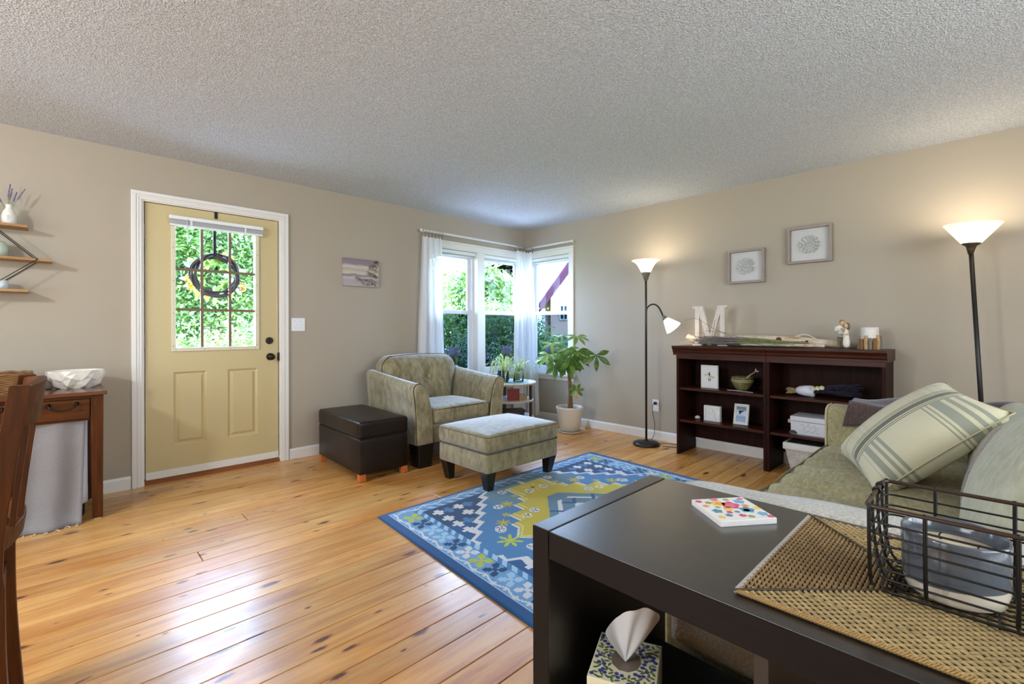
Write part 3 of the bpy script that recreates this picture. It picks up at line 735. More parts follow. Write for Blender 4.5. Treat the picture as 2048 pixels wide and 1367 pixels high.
# ------------------------------------------------------------------ upholstered ottoman
def foot(b, x, y, z0, z1, a, t, dx=0, dy=0):
    return b.hexa([(x - a * t + dx, y - a * t + dy, z0), (x + a * t + dx, y - a * t + dy, z0), (x + a * t + dx, y + a * t + dy, z0), (x - a * t + dx, y + a * t + dy, z0)], [(x - a, y - a, z1), (x + a, y - a, z1), (x + a, y + a, z1), (x - a, y + a, z1)])
ot = T('ottoman', 'olive chenille ottoman with black feet, front edge on the rug', 'ottoman', (-1.975, -1.635, 0.0))
OX0, OX1, OY0, OY1 = -2.352, -1.598, -1.928, -1.345
MB().rbox(OX0 + .006, OY0 + .006, .142, OX1 - .006, OY1 - .006, .283, .018, n=6, rs=3).build('base', OTTOF, ot, smooth=True)
MB().rbox(OX0, OY0, .284, OX1, OY1, .410, .032, puff=.034, n=12, rs=4).build('cushion', OTTOF, ot, smooth=True)
def rect_pipe(x0, y0, x1, y1, z, r, rc=.03, wave=0.0):
    pts = []
    for cx, cy, a0 in ((x1 - rc, y1 - rc, 0), (x0 + rc, y1 - rc, PI / 2), (x0 + rc, y0 + rc, PI), (x1 - rc, y0 + rc, 1.5 * PI)):
        for i in range(5): a = a0 + PI / 2 * i / 4; pts.append((cx + rc * math.cos(a), cy + rc * math.sin(a), z))
    return MB().tube(pts, r, 6, closed=True)
rect_pipe(OX0 + .004, OY0 + .004, OX1 - .004, OY1 - .004, .397, .005).build('piping', M('olive_piping', rgb(112, 104, 82), 0.7), ot, smooth=True)
rect_pipe(OX0 + .005, OY0 + .005, OX1 - .005, OY1 - .005, .284, .0055, .02).build('piping', M('olive_piping_dark', rgb(84, 76, 56), 0.8), ot, smooth=True)
for x, y, z in ((OX0 + .055, OY0 + .055, .013), (OX1 - .055, OY0 + .055, .013), (OX0 + .055, OY1 - .055, 0.0), (OX1 - .055, OY1 - .055, 0.0)):
    foot(MB(), x, y, z, .15, .042, .62, dx=(.012 if x < -2 else -.012), dy=(.010 if y < -1.6 else -.010)).build('foot', DARKFOOT, ot, bev=0.004)

# ------------------------------------------------------------------ dark leather storage bench
bn = T('storage_bench', 'dark brown leather storage bench beside the armchair', 'bench', (-2.63, -0.645, 0.0))
R_ = Matrix.Translation((-2.63, -.645, 0)) @ Matrix.Rotation(math.radians(-2.0), 4, 'Z') @ Matrix.Translation((2.63, .645, 0))
MB().rbox(-2.832, -1.062, .055, -2.430, -.232, .318, .010, n=4, rs=3).xf(R_).build('box', LEATHER, bn, smooth=True)
MB().rbox(-2.836, -1.066, .323, -2.426, -.228, .452, .022, puff=.012, n=8, rs=4).xf(R_).build('lid', LEATHER, bn, smooth=True)
MB().box(-2.826, -1.055, .315, -2.436, -.238, .325).xf(R_).build('lid_gap', M('black_gap', rgb(8, 6, 5), 0.9), bn)
MB().tube([(-2.834, -.66, .448), (-2.834, -.66, .326)], .0012, 5).xf(R_).build('seam', M('leather_seam', rgb(28, 17, 12), .6), bn)
FOOTW = wood('bench_foot_wood', rgb(170, 88, 40), rgb(206, 120, 62), 0.4, 'z')
for x in (-2.806, -2.456):
    for y in (-1.036, -.258): MB().box(x - .024, y - .024, .004, x + .024, y + .024, .058).xf(R_).build('foot', FOOTW, bn, bev=0.002); MB().box(x - .012, y - .012, 0, x + .012, y + .012, .004).xf(R_).build('felt_pad', M('felt', rgb(196, 190, 178), .95), bn)

# ------------------------------------------------------------------ armchair
ac = T('armchair', 'olive chenille armchair with flared arms under the left curtain', 'armchair', (-1.88, -0.65, 0.0))
AYF, AYB = -1.068, -0.235
def arm_profile(k):   # (x offset from the chair centre line, z): k=0 front, 1 back
    up = 0.075 * k
    return [(.315, .188), (.318, .30), (.322, .40 + up * .4), (.338, .50 + up * .6), (.365, .60 + up * .9), (.398, .665 + up), (.435, .694 + up), (.470, .694 + up), (.496, .672 + up), (.502, .640 + up), (.490, .56 + up * .8), (.480, .45 + up * .4), (.474, .32), (.470, .188)]
def arm(sg):
    b = MB(); prof0 = arm_profile(0); n = len(prof0); N = 9; vs = []
    for j in range(N + 1):
        t = j / N; pr = arm_profile(t ** 1.2); y = AYF + .014 + (AYB - AYF - .014) * t
        vs += [(-1.88 + sg * p[0], y, p[1]) for p in pr]
    fs = []
    for j in range(N):
        for i in range(n):
            l = (i + 1) % n; f = (j * n + i, j * n + l, (j + 1) * n + l, (j + 1) * n + i); fs.append(f if sg > 0 else tuple(reversed(f)))
    c0 = tuple(range(n)); c1 = tuple(N * n + i for i in range(n)); fs += [c0 if sg < 0 else tuple(reversed(c0)), tuple(reversed(c1)) if sg < 0 else c1]
    return b.add(vs, fs)
for sg in (-1, 1):
    a_ = arm(sg).build('arm', CHAIRF, ac, smooth=True, bev=0.006, ang=60)
    pr = arm_profile(0); ins = [((p[0] - .41) * .97 + .41, (p[1] - .44) * .985 + .44) for p in pr]
    MB().prism([(-1.88 + sg * p[0], p[1]) for p in ins], AYF, AYF + .018, 'y').build('arm_front_panel', CHAIRF, a_, bev=0.008, bseg=3, ang=75)
    MB().tube([(-1.88 + sg * p[0], AYF + .014, p[1]) for p in pr[:-1]] + [(-1.88 + sg * .47, AYF + .014, .188)], .0045, 6).build('piping', PIPE, a_, smooth=True)
MB().rbox(-2.20, AYF + .012, .188, -1.56, AYB, .345, .02, n=5, rs=3).build('seat_base', CHAIRF, ac, smooth=True)
sc_ = MB().rbox(-2.192, AYF - .004, .345, -1.568, -.50, .480, .040, puff=.030, n=12, rs=4)
sc_.build('seat_cushion', CHAIRF, ac, smooth=True)
MB().tube([(-2.175, AYF + .008, .462), (-1.88, AYF - .002, .470), (-1.585, AYF + .008, .462)], .004, 6).build('piping', PIPE, ac, smooth=True)
# back: a puffed slab with a shaped outline
def chair_back():
    b = MB(); nx, nz = 20, 16
    def half(z):
        t = (z - .34) / (.885 - .34)
        return .318 + .10 * min(1, max(0, (t - .30) / .45)) ** 1.2 - (.085 * max(0, (t - .80) / .20) ** 2.2)
    def pt(u, v, side):
        z = .34 + (.890 - .34) * v; h = half(z); x = -1.88 + (u * 2 - 1) * h
        dome = .012 * (1 - (2 * u - 1) ** 2)
        z2 = z + dome * v
        lean = .10 * v
        edge = (1 - abs(2 * u - 1) ** 6) * (1 - max(0, (v - .5) * 2) ** 8)
        th = .035 + .085 * max(0, edge) ** .5
        yc = -.46 + lean + .03
        bt = math.exp(-(((x + 1.855) / .05) ** 2 + ((z - .685) / .05) ** 2))
        return (x, yc - th + (.040 * bt if side else 0), z2) if side else (x, yc + th * .8 + .05, z2)
    vs = [pt(i / nx, j / nz, True) for j in range(nz + 1) for i in range(nx + 1)] + [pt(i / nx, j / nz, False) for j in range(nz + 1) for i in range(nx + 1)]
    W = nx + 1; o = W * (nz + 1); fs = []
    for j in range(nz):
        for i in range(nx): a = j * W + i; fs += [(a, a + 1, a + W + 1, a + W), (a + o, a + W + o, a + W + 1 + o, a + 1 + o)]
    bd = [i for i in range(nx + 1)] + [j * W + nx for j in range(1, nz + 1)] + [nz * W + i for i in range(nx - 1, -1, -1)] + [j * W for j in range(nz - 1, 0, -1)]
    m = len(bd); fs += [(bd[i], bd[i] + o, bd[(i + 1) % m] + o, bd[(i + 1) % m]) for i in range(m)]
    return b.add(vs, fs), pt, nx, nz
cb, pt_, nx_, nz_ = chair_back()
bk = cb.build('backrest', CHAIRF, ac, smooth=True, bev=0.012, bseg=3, ang=50)
MB().lathe([(.001, 0), (.016, .002), (.018, .006), (.012, .011), (.001, .013)], (0, 0, 0), 18).xf(Matrix.Translation((-1.855, -.490, .685)) @ Matrix.Rotation(PI / 2, 4, 'X')).build('button', CHAIRF, bk, smooth=True)
MB().tube([pt_(0, j / 16, True) for j in range(6, 17)] + [pt_(i / 20, 1, True) for i in range(1, 21)] + [pt_(1, j / 16, True) for j in range(15, 5, -1)], .0045, 6).build('piping', PIPE, bk, smooth=True)
for x in (-2.27, -1.49):
    for y in (AYF + .07, AYB - .06): foot(MB(), x, y, 0, .19, .075, .80).build('foot', DARKFOOT, ac, bev=0.004)

# ------------------------------------------------------------------ the two bookcases
def bookcase(y1, y0, label, right_end):
    r = T('bookcase', label, 'bookcase', (-0.20, (y0 + y1) / 2, 0.0), 'bookcases along the right wall')
    XF, XB = -.383, -.030
    for y in (y1, y0 + .022): MB().box(XF, y - .022, 0, XB, y, .905).build('side_panel', MAHOGZ, r, bev=0.002)
    MB().box(XB - .012, y0 + .022, .165, XB, y1 - .022, .90).build('back_panel', MAHOGZ, r)
    MB().box(XB - .020, y0 + .022, .105, XB, y1 - .022, .180).build('back_rail', MAHOGZ, r, bev=0.002)
    for z in (.588, .296): MB().box(XF + .012, y0 + .022, z, XB - .012, y1 - .022, z + .022).build('shelf', MAHOG, r, bev=0.002)
    ya, yb = (y1 + (.030 if not right_end else 0)), (y0 - (.010 if right_end else 0))
    MB().box(XF - .004, y0, .872, XF + .014, y1, .908).build('top_rail', MAHOG, r, bev=0.002)
    prof = [(XB, .905), (XF - .006, .905), (XF - .006, .925), (XF - .014, .934), (XF - .016, .950), (XF - .030, .968), (XF - .034, .974), (XF - .034, .990), (XB, .990)]
    MB().prism(prof, yb, ya, 'y').build('crown', MAHOG, r, bev=0.0015)
    return r
bookcase(-2.308, -3.0655, 'dark mahogany bookcase nearer the floor lamp, holding a bowl and photo frame', False)
bookcase(-3.0665, -3.822, 'dark mahogany bookcase half hidden by the sofa, holding dried lavender', True)

# ------------------------------------------------------------------ console table in the foreground
ct = T('console_table', 'espresso console table with thick end panel in the foreground', 'table', (-3.43, -4.3, 0.0))
TX0, TX1, TY1, TY0 = -3.690, -3.170, -3.617, -5.02
MB().box(TX0, TY1 - .046, 0, TX1, TY1, .700).build('end_panel', ESPRESSOX, ct, bev=0.0015)
MB().box(TX0, TY0, 0, TX1, TY0 + .046, .700).build('end_panel', ESPRESSOX, ct, bev=0.0015)
MB().box(TX0, TY0 + .048, .640, TX1, TY1 - .049, .699).build('top', ESPRESSO, ct, bev=0.0015)
MB().box(TX0 - .0012, TY0 + .048, .6402, TX0, TY1 - .049, .6982).build('edge_band', ESPRESSOD, ct)  # added strips, darker and duller than the top, to hide front reflections
MB().box(TX0 - .0012, TY1 - .0455, .0, TX0, TY1 - .0005, .6992).build('edge_band', ESPRESSOD, ct)
MB().box(TX0 + .002, -4.104, 0, TX1 - .01, -4.082, .640).build('divider', ESPRESSOX, ct, bev=0.001)
MB().box(TX0 + .012, -4.082, .303, -3.323, TY1 - .046, .325).build('shelf', ESPRESSOD, ct)
MB().box(TX0 + .012, TY0 + .046, .303, -3.323, -4.104, .325).build('shelf', ESPRESSOD, ct)
MB().box(TX1 - .020, TY0 + .046, .0, TX1, TY1 - .046, .205).build('back_panel', ESPRESSOD, ct)

# ------------------------------------------------------------------ sofa
so = T('sofa', 'sage green sofa on the right, behind the console table', 'sofa', (-2.0, -4.1, 0.0))
SX0, SX1 = -3.12, -.87; SYF = -3.62
MB().rbox(SX0 + .20, SYF + .02, .06, SX1 - .19, -4.62, .30, .02, n=4, rs=2).build('base', SOFAF, so, smooth=True)
def sofa_arm(x0, x1, zt):
    b = MB(); prof = [(x0, .05), (x1, .05), (x1, zt - .05), (x1 - .012, zt - .015), (x1 - .05, zt), (x0 + .05, zt), (x0 + .012, zt - .015), (x0, zt - .05)]
    return b.prism(prof, -4.70, SYF - .0, 'y')
fa = sofa_arm(-1.075, -.875, .668).build('arm', SOFAF, so, bev=0.02, bseg=4, smooth=True, ang=35)
na = sofa_arm(-3.12, -2.94, .640).build('arm', SOFAF, so, bev=0.02, bseg=4, smooth=True, ang=35)
PIPEC = M('sage_piping', rgb(186, 178, 140), .8)
for a, x0, x1 in ((fa, -1.075, -.875), (na, -3.12, -2.94)):
    zt = .668 if a is fa else .640
    MB().tube([(x0 + .004, SYF + .001, .07), (x0 + .004, SYF + .001, zt - .05), (x0 + .02, SYF + .001, zt - .018), (x0 + .055, SYF + .001, zt - .004), (x1 - .055, SYF + .001, zt - .004), (x1 - .02, SYF + .001, zt - .018), (x1 - .004, SYF + .001, zt - .05), (x1 - .004, SYF + .001, .07)], .006, 6).build('piping', PIPEC, a, smooth=True)
for x0, x1 in ((-2.935, -2.138), (-2.132, -1.080)):
    sc0 = MB().rbox(x0, -4.33, .295, x1, SYF - .012, .448, .045, puff=.030, n=14, rs=4)
    sc0.v = [(p[0], p[1], p[2] + (.012 * math.sin(p[0] * 34 + 2.2 * math.sin(p[1] * 6)) * math.exp(-((p[1] + 3.72) / .28) ** 2) * (1 if p[2] > .42 else 0))) for p in sc0.v]
    s_ = sc0.build('seat_cushion', SOFAF, so, smooth=True)
    MB().tube([(x0 + .03, SYF - .018, .436)] + [(x0 + .03 + (x1 - x0 - .06) * i / 10, SYF - .014, .437 + .004 * math.sin(i)) for i in range(1, 10)] + [(x1 - .03, SYF - .018, .436)], .0055, 6).build('piping', M('sofa_welt', rgb(112, 108, 72), .85), s_, smooth=True)
MB().prism([(-4.72, .06), (-4.46, .06), (-4.50, .76), (-4.56, .79), (-4.66, .79), (-4.72, .74)], SX0 + .10, SX1 - .10, 'x').build('backrest', SOFAB, so, bev=0.02, bseg=3, smooth=True, ang=35)
for x0, x1, zt in ((-2.935, -2.12, .925), (-2.11, -1.10, .80)):
    b = MB().rbox(x0, -.105, 0, x1, .105, zt - .455, .07, n=10, rs=5)
    cx = (x0 + x1) / 2; hw = (x1 - x0) / 2; hh = (zt - .455) / 2
    b.v = [(p[0] - (.03 * (p[0] - cx) / hw * ((p[2] - hh) / hh) ** 2), p[1] * (1 + .55 * max(0, 1 - ((p[0] - cx) / hw) ** 2) * max(0, 1 - ((p[2] - hh) / hh) ** 2)), p[2]) for p in b.v]
    b.xf(Matrix.Translation((0, -4.372, .448)) @ Matrix.Rotation(math.radians(19), 4, 'X')).build('back_cushion', SOFAB, so, smooth=True)
for x in (-2.9, -1.1):
    for y in (-3.72, -4.6): MB().lathe([(.022, 0), (.03, .062)], (x, y, 0), 16).build('foot', DARKFOOT, so)

# ------------------------------------------------------------------ dining chair at the left edge
dc = T('dining_chair', 'slat back wooden dining chair at the left edge of the picture', 'chair', (-4.80, -2.40, 0.0))
CY0, CY1 = -2.605, -2.205
def post(y):
    pr = [(0.0, -4.558), (.27, -4.574), (.49, -4.577), (.63, -4.573), (.80, -4.553), (1.0, -4.526)]
    c = catmull([(x, y, z) for z, x in pr], 5); b = MB(); vs = []; fs = []
    for i, p in enumerate(c):
        z = p.z; d = .020 if z > .5 else .024
        vs += [(p.x - d, y - .019, z), (p.x + d, y - .019, z), (p.x + d, y + .019, z), (p.x - d, y + .019, z)]
    n = len(c)
    for i in range(n - 1):
        for k in range(4): l = (k + 1) % 4; fs.append((i * 4 + k, i * 4 + l, i * 4 + 4 + l, i * 4 + 4 + k))
    fs += [(3, 2, 1, 0), tuple((n - 1) * 4 + k for k in range(4))]
    return b.add(vs, fs)
for y in (CY0, CY1): post(y).build('rear_leg', CHERRYZ, dc, bev=0.003)
def backx(z): return -4.575 + max(0, z - .56) ** 1.25 * .13
def bow(z, y, extra=0): return backx(z) + 0.038 * (1 - ((y - (CY0 + CY1) / 2) / .2) ** 2) + extra
def rail(z0, z1, t, name, mat, taper=0.0):
    b = MB(); N = 14; vs = []; fs = []
    for i in range(N + 1):
        u = i / N; y = CY0 + .012 + (CY1 - CY0 - .024) * u; e = taper * (abs(2 * u - 1) ** 2)
        for (zz, o) in ((z0 + e * .3, -t / 2), (z0 + e * .3, t / 2), (z1 - e, t / 2), (z1 - e, -t / 2)): vs.append((bow((z0 + z1) / 2, y) + (zz - (z0 + z1) / 2) * .13 + o, y, zz))
    for i in range(N):
        for k in range(4): l = (k + 1) % 4; fs.append((i * 4 + k, i * 4 + 4 + k, i * 4 + 4 + l, i * 4 + l))
    fs += [(0, 1, 2, 3), tuple(N * 4 + k for k in (3, 2, 1, 0))]
    return b.add(vs, fs).build(name, mat, dc, smooth=False, bev=0.003)
rail(.885, 1.005, .022, 'crest_rail', CHERRY, .012)
rail(.575, .625, .020, 'lower_rail', CHERRY)
for y in (-2.52, -2.44, -2.36, -2.28):
    c = [(bow(z, y), z) for z in (.60, .68, .76, .84, .90)]; b = MB(); vs = []
    for x, z in c: vs += [(x - .006, y - .022, z), (x + .006, y - .022, z), (x + .006, y + .022, z), (x - .006, y + .022, z)]
    fs = [(i * 4 + k, i * 4 + (k + 1) % 4, i * 4 + 4 + (k + 1) % 4, i * 4 + 4 + k) for i in range(4) for k in range(4)] + [(3, 2, 1, 0), (16, 17, 18, 19)]
    b.add(vs, fs).build('slat', CHERRYZ, dc, bev=0.002)
MB().rbox(-5.00, CY0 - .02, .435, -4.58, CY1 + .02, .470, .012, n=4, rs=2).build('seat', CHERRY, dc, smooth=True)
MB().box(-4.592, CY0, .375, -4.570, CY1, .432).build('apron', CHERRY, dc)
for y in (CY0 + .01, CY1 - .01): MB().hexa([(-5.07, y - .014, 0), (-5.04, y - .014, 0), (-5.04, y + .014, 0), (-5.07, y + .014, 0)], [(-5.08, y - .02, .435), (-5.04, y - .02, .435), (-5.04, y + .02, .435), (-5.08, y + .02, .435)]).build('front_leg', CHERRYZ, dc); MB().tube([(-5.055, y, .19), (-4.575, y, .19)], .011, 8).build('stretcher', CHERRY, dc, smooth=True)

# ------------------------------------------------------------------ desk with drawers and linen skirt at the left wall
dk_ = T('console_desk', 'cherry wood side desk with drawer under the wall shelf', 'desk', (-4.74, -0.30, 0.0))
KX0, KX1, KYF, KYB = -5.26, -4.255, -.562, -.045
MB().box(KX0 - .012, KYF - .014, .752, KX1 + .016, KYB, .774).build('top', wood('cherry_desk_top', rgb(74, 40, 22), rgb(112, 66, 40), .22, 'x', 1.0, coat=.3), dk_, bev=0.004)
for x in (KX0, KX1 - .058):
    for y in (KYF, KYB - .058): MB().hexa([(x + .006, y + .004, .008), (x + .054, y + .004, .008), (x + .054, y + .05, .008), (x + .006, y + .05, .008)], [(x, y, .752), (x + .058, y, .752), (x + .058, y + .058, .752), (x, y + .058, .752)]).build('leg', CHERRYZ, dk_, bev=0.003); MB().box(x + .014, y + .012, 0, x + .046, y + .042, .008).build('foot_pad', M('felt_pad', rgb(200, 196, 186), .9), dk_)
MB().box(KX0 + .058, KYF + .006, .735, KX1 - .058, KYF + .026, .752).box(KX0 + .058, KYF + .03, .60, KX1 - .058, KYF + .05, .735).build('apron', CHERRY, dk_)
MB().box(KX1 - .058 + .004, KYF + .05, .615, KX1 - .012, KYB - .058, .75).build('side_apron', CHERRY, dk_)
MB().box(KX0 + .03, KYB - .03, .615, KX1 - .03, KYB - .012, .75).build('back_apron', CHERRY, dk_)
for i in range(3):
    x1 = KX1 - .062 - i * .2985; x0 = x1 - .262
    MB().box(x1 + .0005, KYF + .008, .61, x1 + .036, KYF + .03, .735).build('stile', CHERRYZ, dk_) if i else None
    d = MB().box(x0, KYF + .004, .616, x1, KYF + .026, .731).build('drawer', CHERRY, dk_, bev=0.003)
    xm = x0 + .144
    hd = MB().tube(catmull([(xm - .060, KYF - .012, .705), (xm - .050, KYF - .022, .690), (xm - .02, KYF - .026, .678), (xm + .02, KYF - .026, .678), (xm + .050, KYF - .022, .690), (xm + .060, KYF - .012, .705)], 4), .0045, 8)
    for q in (-.060, .060): hd.add(*(lambda m_: (m_.v, m_.f))(MB().lathe([(.012, 0), (.011, .004), (.006, .008), (.006, .016), (.002, .018)], (0, 0, 0), 12).xf(Matrix.Translation((xm + q, KYF + .004, .708)) @ Matrix.Rotation(PI / 2, 4, 'X'))))
    hd.build('handle', BRONZE, d, smooth=True)
LINEN = mat_fabric('grey_linen', rgb(122, 120, 123), rgb(142, 140, 143), 240, .2, 500, .3, (1, 1, 1))
def skirt(u, v):
    x = -4.335 - .85 * u; z = .612 * (1 - v) + .004
    y = KYF + .040 - .055 * v ** 1.5 + (.007 + .013 * v) * math.sin(9.5 * u * PI + .5 * math.sin(2.5 * v + 6 * u)) - (.05 * max(0, v - .9) * 10 * (.4 + .6 * u))
    return (x - .01 * v * (1 - u) * 2, y, z)
cl = T('linen_cloth', 'grey linen cloth hanging below the desk drawer to the floor', 'cloth', (-4.74, -.56, 0.0))
MB().surf(skirt, 60, 26).build('cloth', LINEN, cl, smooth=True, solid=.003)
FR_ = M('cream_tassel', rgb(214, 206, 186), .9)
for i in range(18):
    p = V3(skirt(.02 + i / 18 * .96, 1.0)); b = MB()
    for q in range(4): b.tube([p, p + V3((random.uniform(-.014, .014), -random.uniform(.016, .034), -.0005))], .0022, 5)
    b.build('tassel', FR_, cl)
def sheet(u, v): return (-4.325 - .30 * u, KYF + .085 + .012 * math.sin(u * 12 + v * 3) + .02 * u, .60 * (1 - v) + .10 - .02 * math.sin(u * 7))
MB().surf(sheet, 16, 10).thing('white_sheet', M('white_cotton', rgb(222, 226, 236), .9), 'white cloth edge showing behind the grey linen under the desk', 'cloth', (-4.45, KYF + .09, .10), smooth=True, solid=.003)
MB().rbox(-4.72, -.44, 0, -4.335, -.10, .26, .02, n=3, rs=2).thing('storage_box', M('black_canvas', rgb(22, 20, 20), .8), 'black box half hidden behind the cloth under the desk', 'box', (-4.53, -.27, 0), smooth=True)
# ------------------------------------------------------------------ floor lamps
SHADE = mat_shade('frosted_lamp_shade', (1.0, 0.86, 0.62, 1), 0.42)
SHADE2 = mat_shade('frosted_reading_shade', (1.0, 0.88, 0.66, 1), 0.7)
SHADE3 = mat_shade('frosted_torch_shade', (1.0, 0.86, 0.62, 1), 0.36)
BULB = M('lamp_bulb', (1, 1, 1, 1), .5, emis=(1.0, 0.78, 0.48, 1), emis_s=12.0)
LAMPP = M('lamp_pole_bronze', rgb(44, 38, 34), .35, metal=.4)
PEWT = M('pewter_socket', rgb(118, 112, 104), .4, metal=.5)
la = T('floor_lamp', 'dark floor lamp with bell shade and curved reading arm by the wall', 'lamp', (-.287, -1.945, 0.0))
lx, ly = -.287, -1.945
MB().lathe([(.125, 0), (.130, .008), (.128, .022), (.110, .034), (.05, .042), (.018, .046), (.012, .06)], (lx, ly, 0), 32).build('base', BLACKM, la, smooth=True)
MB().tube([(lx, ly, .05), (lx, ly, 1.36), (lx, ly, 1.63)], .0105, 12).build('pole', LAMPP, la, smooth=True)
MB().lathe([(.011, 1.615), (.020, 1.625), (.030, 1.66), (.042, 1.69), (.044, 1.70)], (lx, ly, 0), 24).build('socket', PEWT, la, smooth=True)
MB().lathe([(.038, 1.698), (.052, 1.715), (.066, 1.745), (.086, 1.780), (.112, 1.805), (.138, 1.818), (.135, 1.820), (.108, 1.809), (.082, 1.784), (.062, 1.747), (.049, 1.717)], (lx, ly, 0), 36, cap0=True, cap1=False).build('shade', SHADE, la, smooth=True)
MB().lathe([(.001, 1.72), (.016, 1.73), (.022, 1.75), (.016, 1.77), (.001, 1.775)], (lx, ly, 0), 12).build('bulb', BULB, la, smooth=True)
arm_pts = catmull([(lx, ly - .004, 1.30), (lx - .004, ly - .012, 1.345), (lx - .01, ly - .055, 1.378), (lx - .018, ly - .105, 1.380), (lx - .026, ly - .150, 1.350), (lx - .032, ly - .185, 1.295), (lx - .035, ly - .198, 1.262)], 6)
MB().tube(arm_pts, .0075, 10).build('reading_arm', LAMPP, la, smooth=True)
Rr = Matrix.Translation((lx - .035, ly - .196, 1.268)) @ Matrix.Rotation(math.radians(-9), 4, 'Y') @ Matrix.Rotation(math.radians(180 - 40), 4, 'X')
MB().lathe([(.008, 0), (.016, .006), (.022, .028), (.026, .046)], (0, 0, 0), 20).xf(Rr).build('reading_socket', PEWT, la, smooth=True)
MB().lathe([(.022, .042), (.034, .060), (.050, .095), (.066, .130), (.078, .158), (.076, .158), (.063, .130), (.047, .095), (.031, .061)], (0, 0, 0), 30, cap0=True, cap1=False).xf(Rr).build('reading_shade', SHADE2, la, smooth=True)
MB().lathe([(.001, .06), (.016, .07), (.022, .09), (.016, .11), (.001, .115)], (0, 0, 0), 12).xf(Rr).build('reading_bulb', BULB, la, smooth=True)
light('floor_lamp_glow', 'POINT', (lx, ly, 1.80), 5.5, (1.0, 0.84, 0.62), radius=.05)
_g = Rr @ V3((0, 0, .135)); light('reading_lamp_glow', 'POINT', _g, 1.9, (1.0, 0.84, 0.62), radius=.04)
lb = T('torchiere_lamp', 'slim black torchiere lamp behind the sofa at the right', 'lamp', (-.30, -4.31, 0.0))
p0, p1 = V3((-.30, -4.312, .03)), V3((-.30, -4.238, 1.64))
MB().lathe([(.125, 0), (.128, .01), (.11, .028), (.02, .034)], (-.30, -4.312, 0), 30).build('base', BLACKM, lb, smooth=True)
MB().tube([p0, p1], .012, 12).build('pole', BLACKM, lb, smooth=True)
Rl = Matrix.Translation(p1) @ Matrix.Rotation(math.radians(2.6), 4, 'X')
MB().lathe([(.013, -.03), (.020, .0), (.026, .02), (.046, .034), (.046, .040)], (0, 0, 0), 26).xf(Rl).build('socket', M('dark_bronze_socket', rgb(66, 54, 40), .4), lb, smooth=True)
MB().lathe([(.044, .038), (.052, .044), (.140, .158), (.137, .158), (.050, .048)], (0, 0, 0), 40, cap0=True, cap1=False).xf(Rl).build('shade', SHADE3, lb, smooth=True)
MB().lathe([(.001, .06), (.016, .07), (.024, .09), (.016, .115), (.001, .12)], (0, 0, 0), 12).xf(Rl).build('bulb', BULB, lb, smooth=True)
light('torchiere_glow', 'POINT', Rl @ V3((0, 0, .14)), 7.5, (1.0, 0.84, 0.62), radius=.05)
# opal globe hanging over the dining side, out of view to the left
pl_ = T('pendant_lamp', 'opal glass pendant lamp hanging over the dining side of the room', 'lamp', (-6.15, -2.15, 2.0))
MB().lathe([(.055, 2.425), (.06, 2.44)], (-6.15, -2.15, 0), 24).build('canopy', STEEL, pl_); MB().tube([(-6.15, -2.15, 2.425), (-6.15, -2.15, 2.26)], .004, 8).build('stem', STEEL, pl_)
MB().lathe([(.03, 2.262), (.045, 2.24), (.16, 2.20), (.165, 2.195), (.158, 2.195), (.05, 2.232)], (-6.15, -2.15, 0), 30, cap1=False).build('shade', VINYL, pl_, smooth=True)
light('pendant_glow', 'POINT', (-6.15, -2.15, 2.12), 105, (0.95, 0.975, 1.0), radius=.10)
# outlet, plug and cord
ou = T('wall_outlet', 'white wall outlet above the floor lamp base', 'outlet', (0, -1.893, .29))
MB().box(-.006, -1.931, .290, 0, -1.855, .412).build('plate', WHITE, ou, bev=0.002)
for z in (.326, .376): MB().lathe([(.017, 0), (.016, .002)], (0, 0, 0), 16).xf(Matrix.Translation((-.006, -1.893, z)) @ Matrix.Rotation(-PI / 2, 4, 'Y')).build('socket_face', VINYL, ou)
cord = T('lamp_cord', 'thin black cord looping from the outlet to the floor lamp', 'cord', (-.12, -2.0, 0.0))
MB().rbox(-.036, -1.908, .362, -.008, -1.880, .390, .006, n=1, rs=2).build('plug', BLACKM, cord, smooth=True)
MB().tube(catmull([(-.034, -1.892, .374), (-.045, -1.880, .350), (-.03, -1.872, .27), (-.02, -1.885, .19), (-.03, -1.893, .12), (-.06, -1.90, .05), (-.10, -1.88, .006), (-.13, -1.82, .004), (-.2, -1.78, .004), (-.22, -1.83, .004)], 6), .0028, 6).build('wire', BLACKM, cord, smooth=True)
MB().tube(catmull([(-.17, -1.995, .004), (-.11, -2.06, .004), (-.075, -2.16, .004), (-.085, -2.235, .004), (-.12, -2.25, .004), (-.18, -2.20, .004), (-.235, -2.09, .004)], 6), .0028, 6).build('wire', BLACKM, cord, smooth=True)
# light switch
sw = T('light_switch', 'white double light switch plate beside the door', 'switch', (-2.91, 0, 1.132))
MB().box(-2.968, -.006, 1.132, -2.852, 0, 1.248).build('plate', VINYL, sw, bev=0.002)
for x in (-2.933, -2.887): MB().box(x - .005, -.016, 1.185, x + .005, -.005, 1.200).build('toggle', VINYL, sw, bev=0.001); [MB().lathe([(.003, 0), (.002, .001)], (0, 0, 0), 8).xf(Matrix.Translation((x, -.006, z)) @ Matrix.Rotation(PI / 2, 4, 'X')).build('screw', SCREW, sw) for z in (1.160, 1.220)]

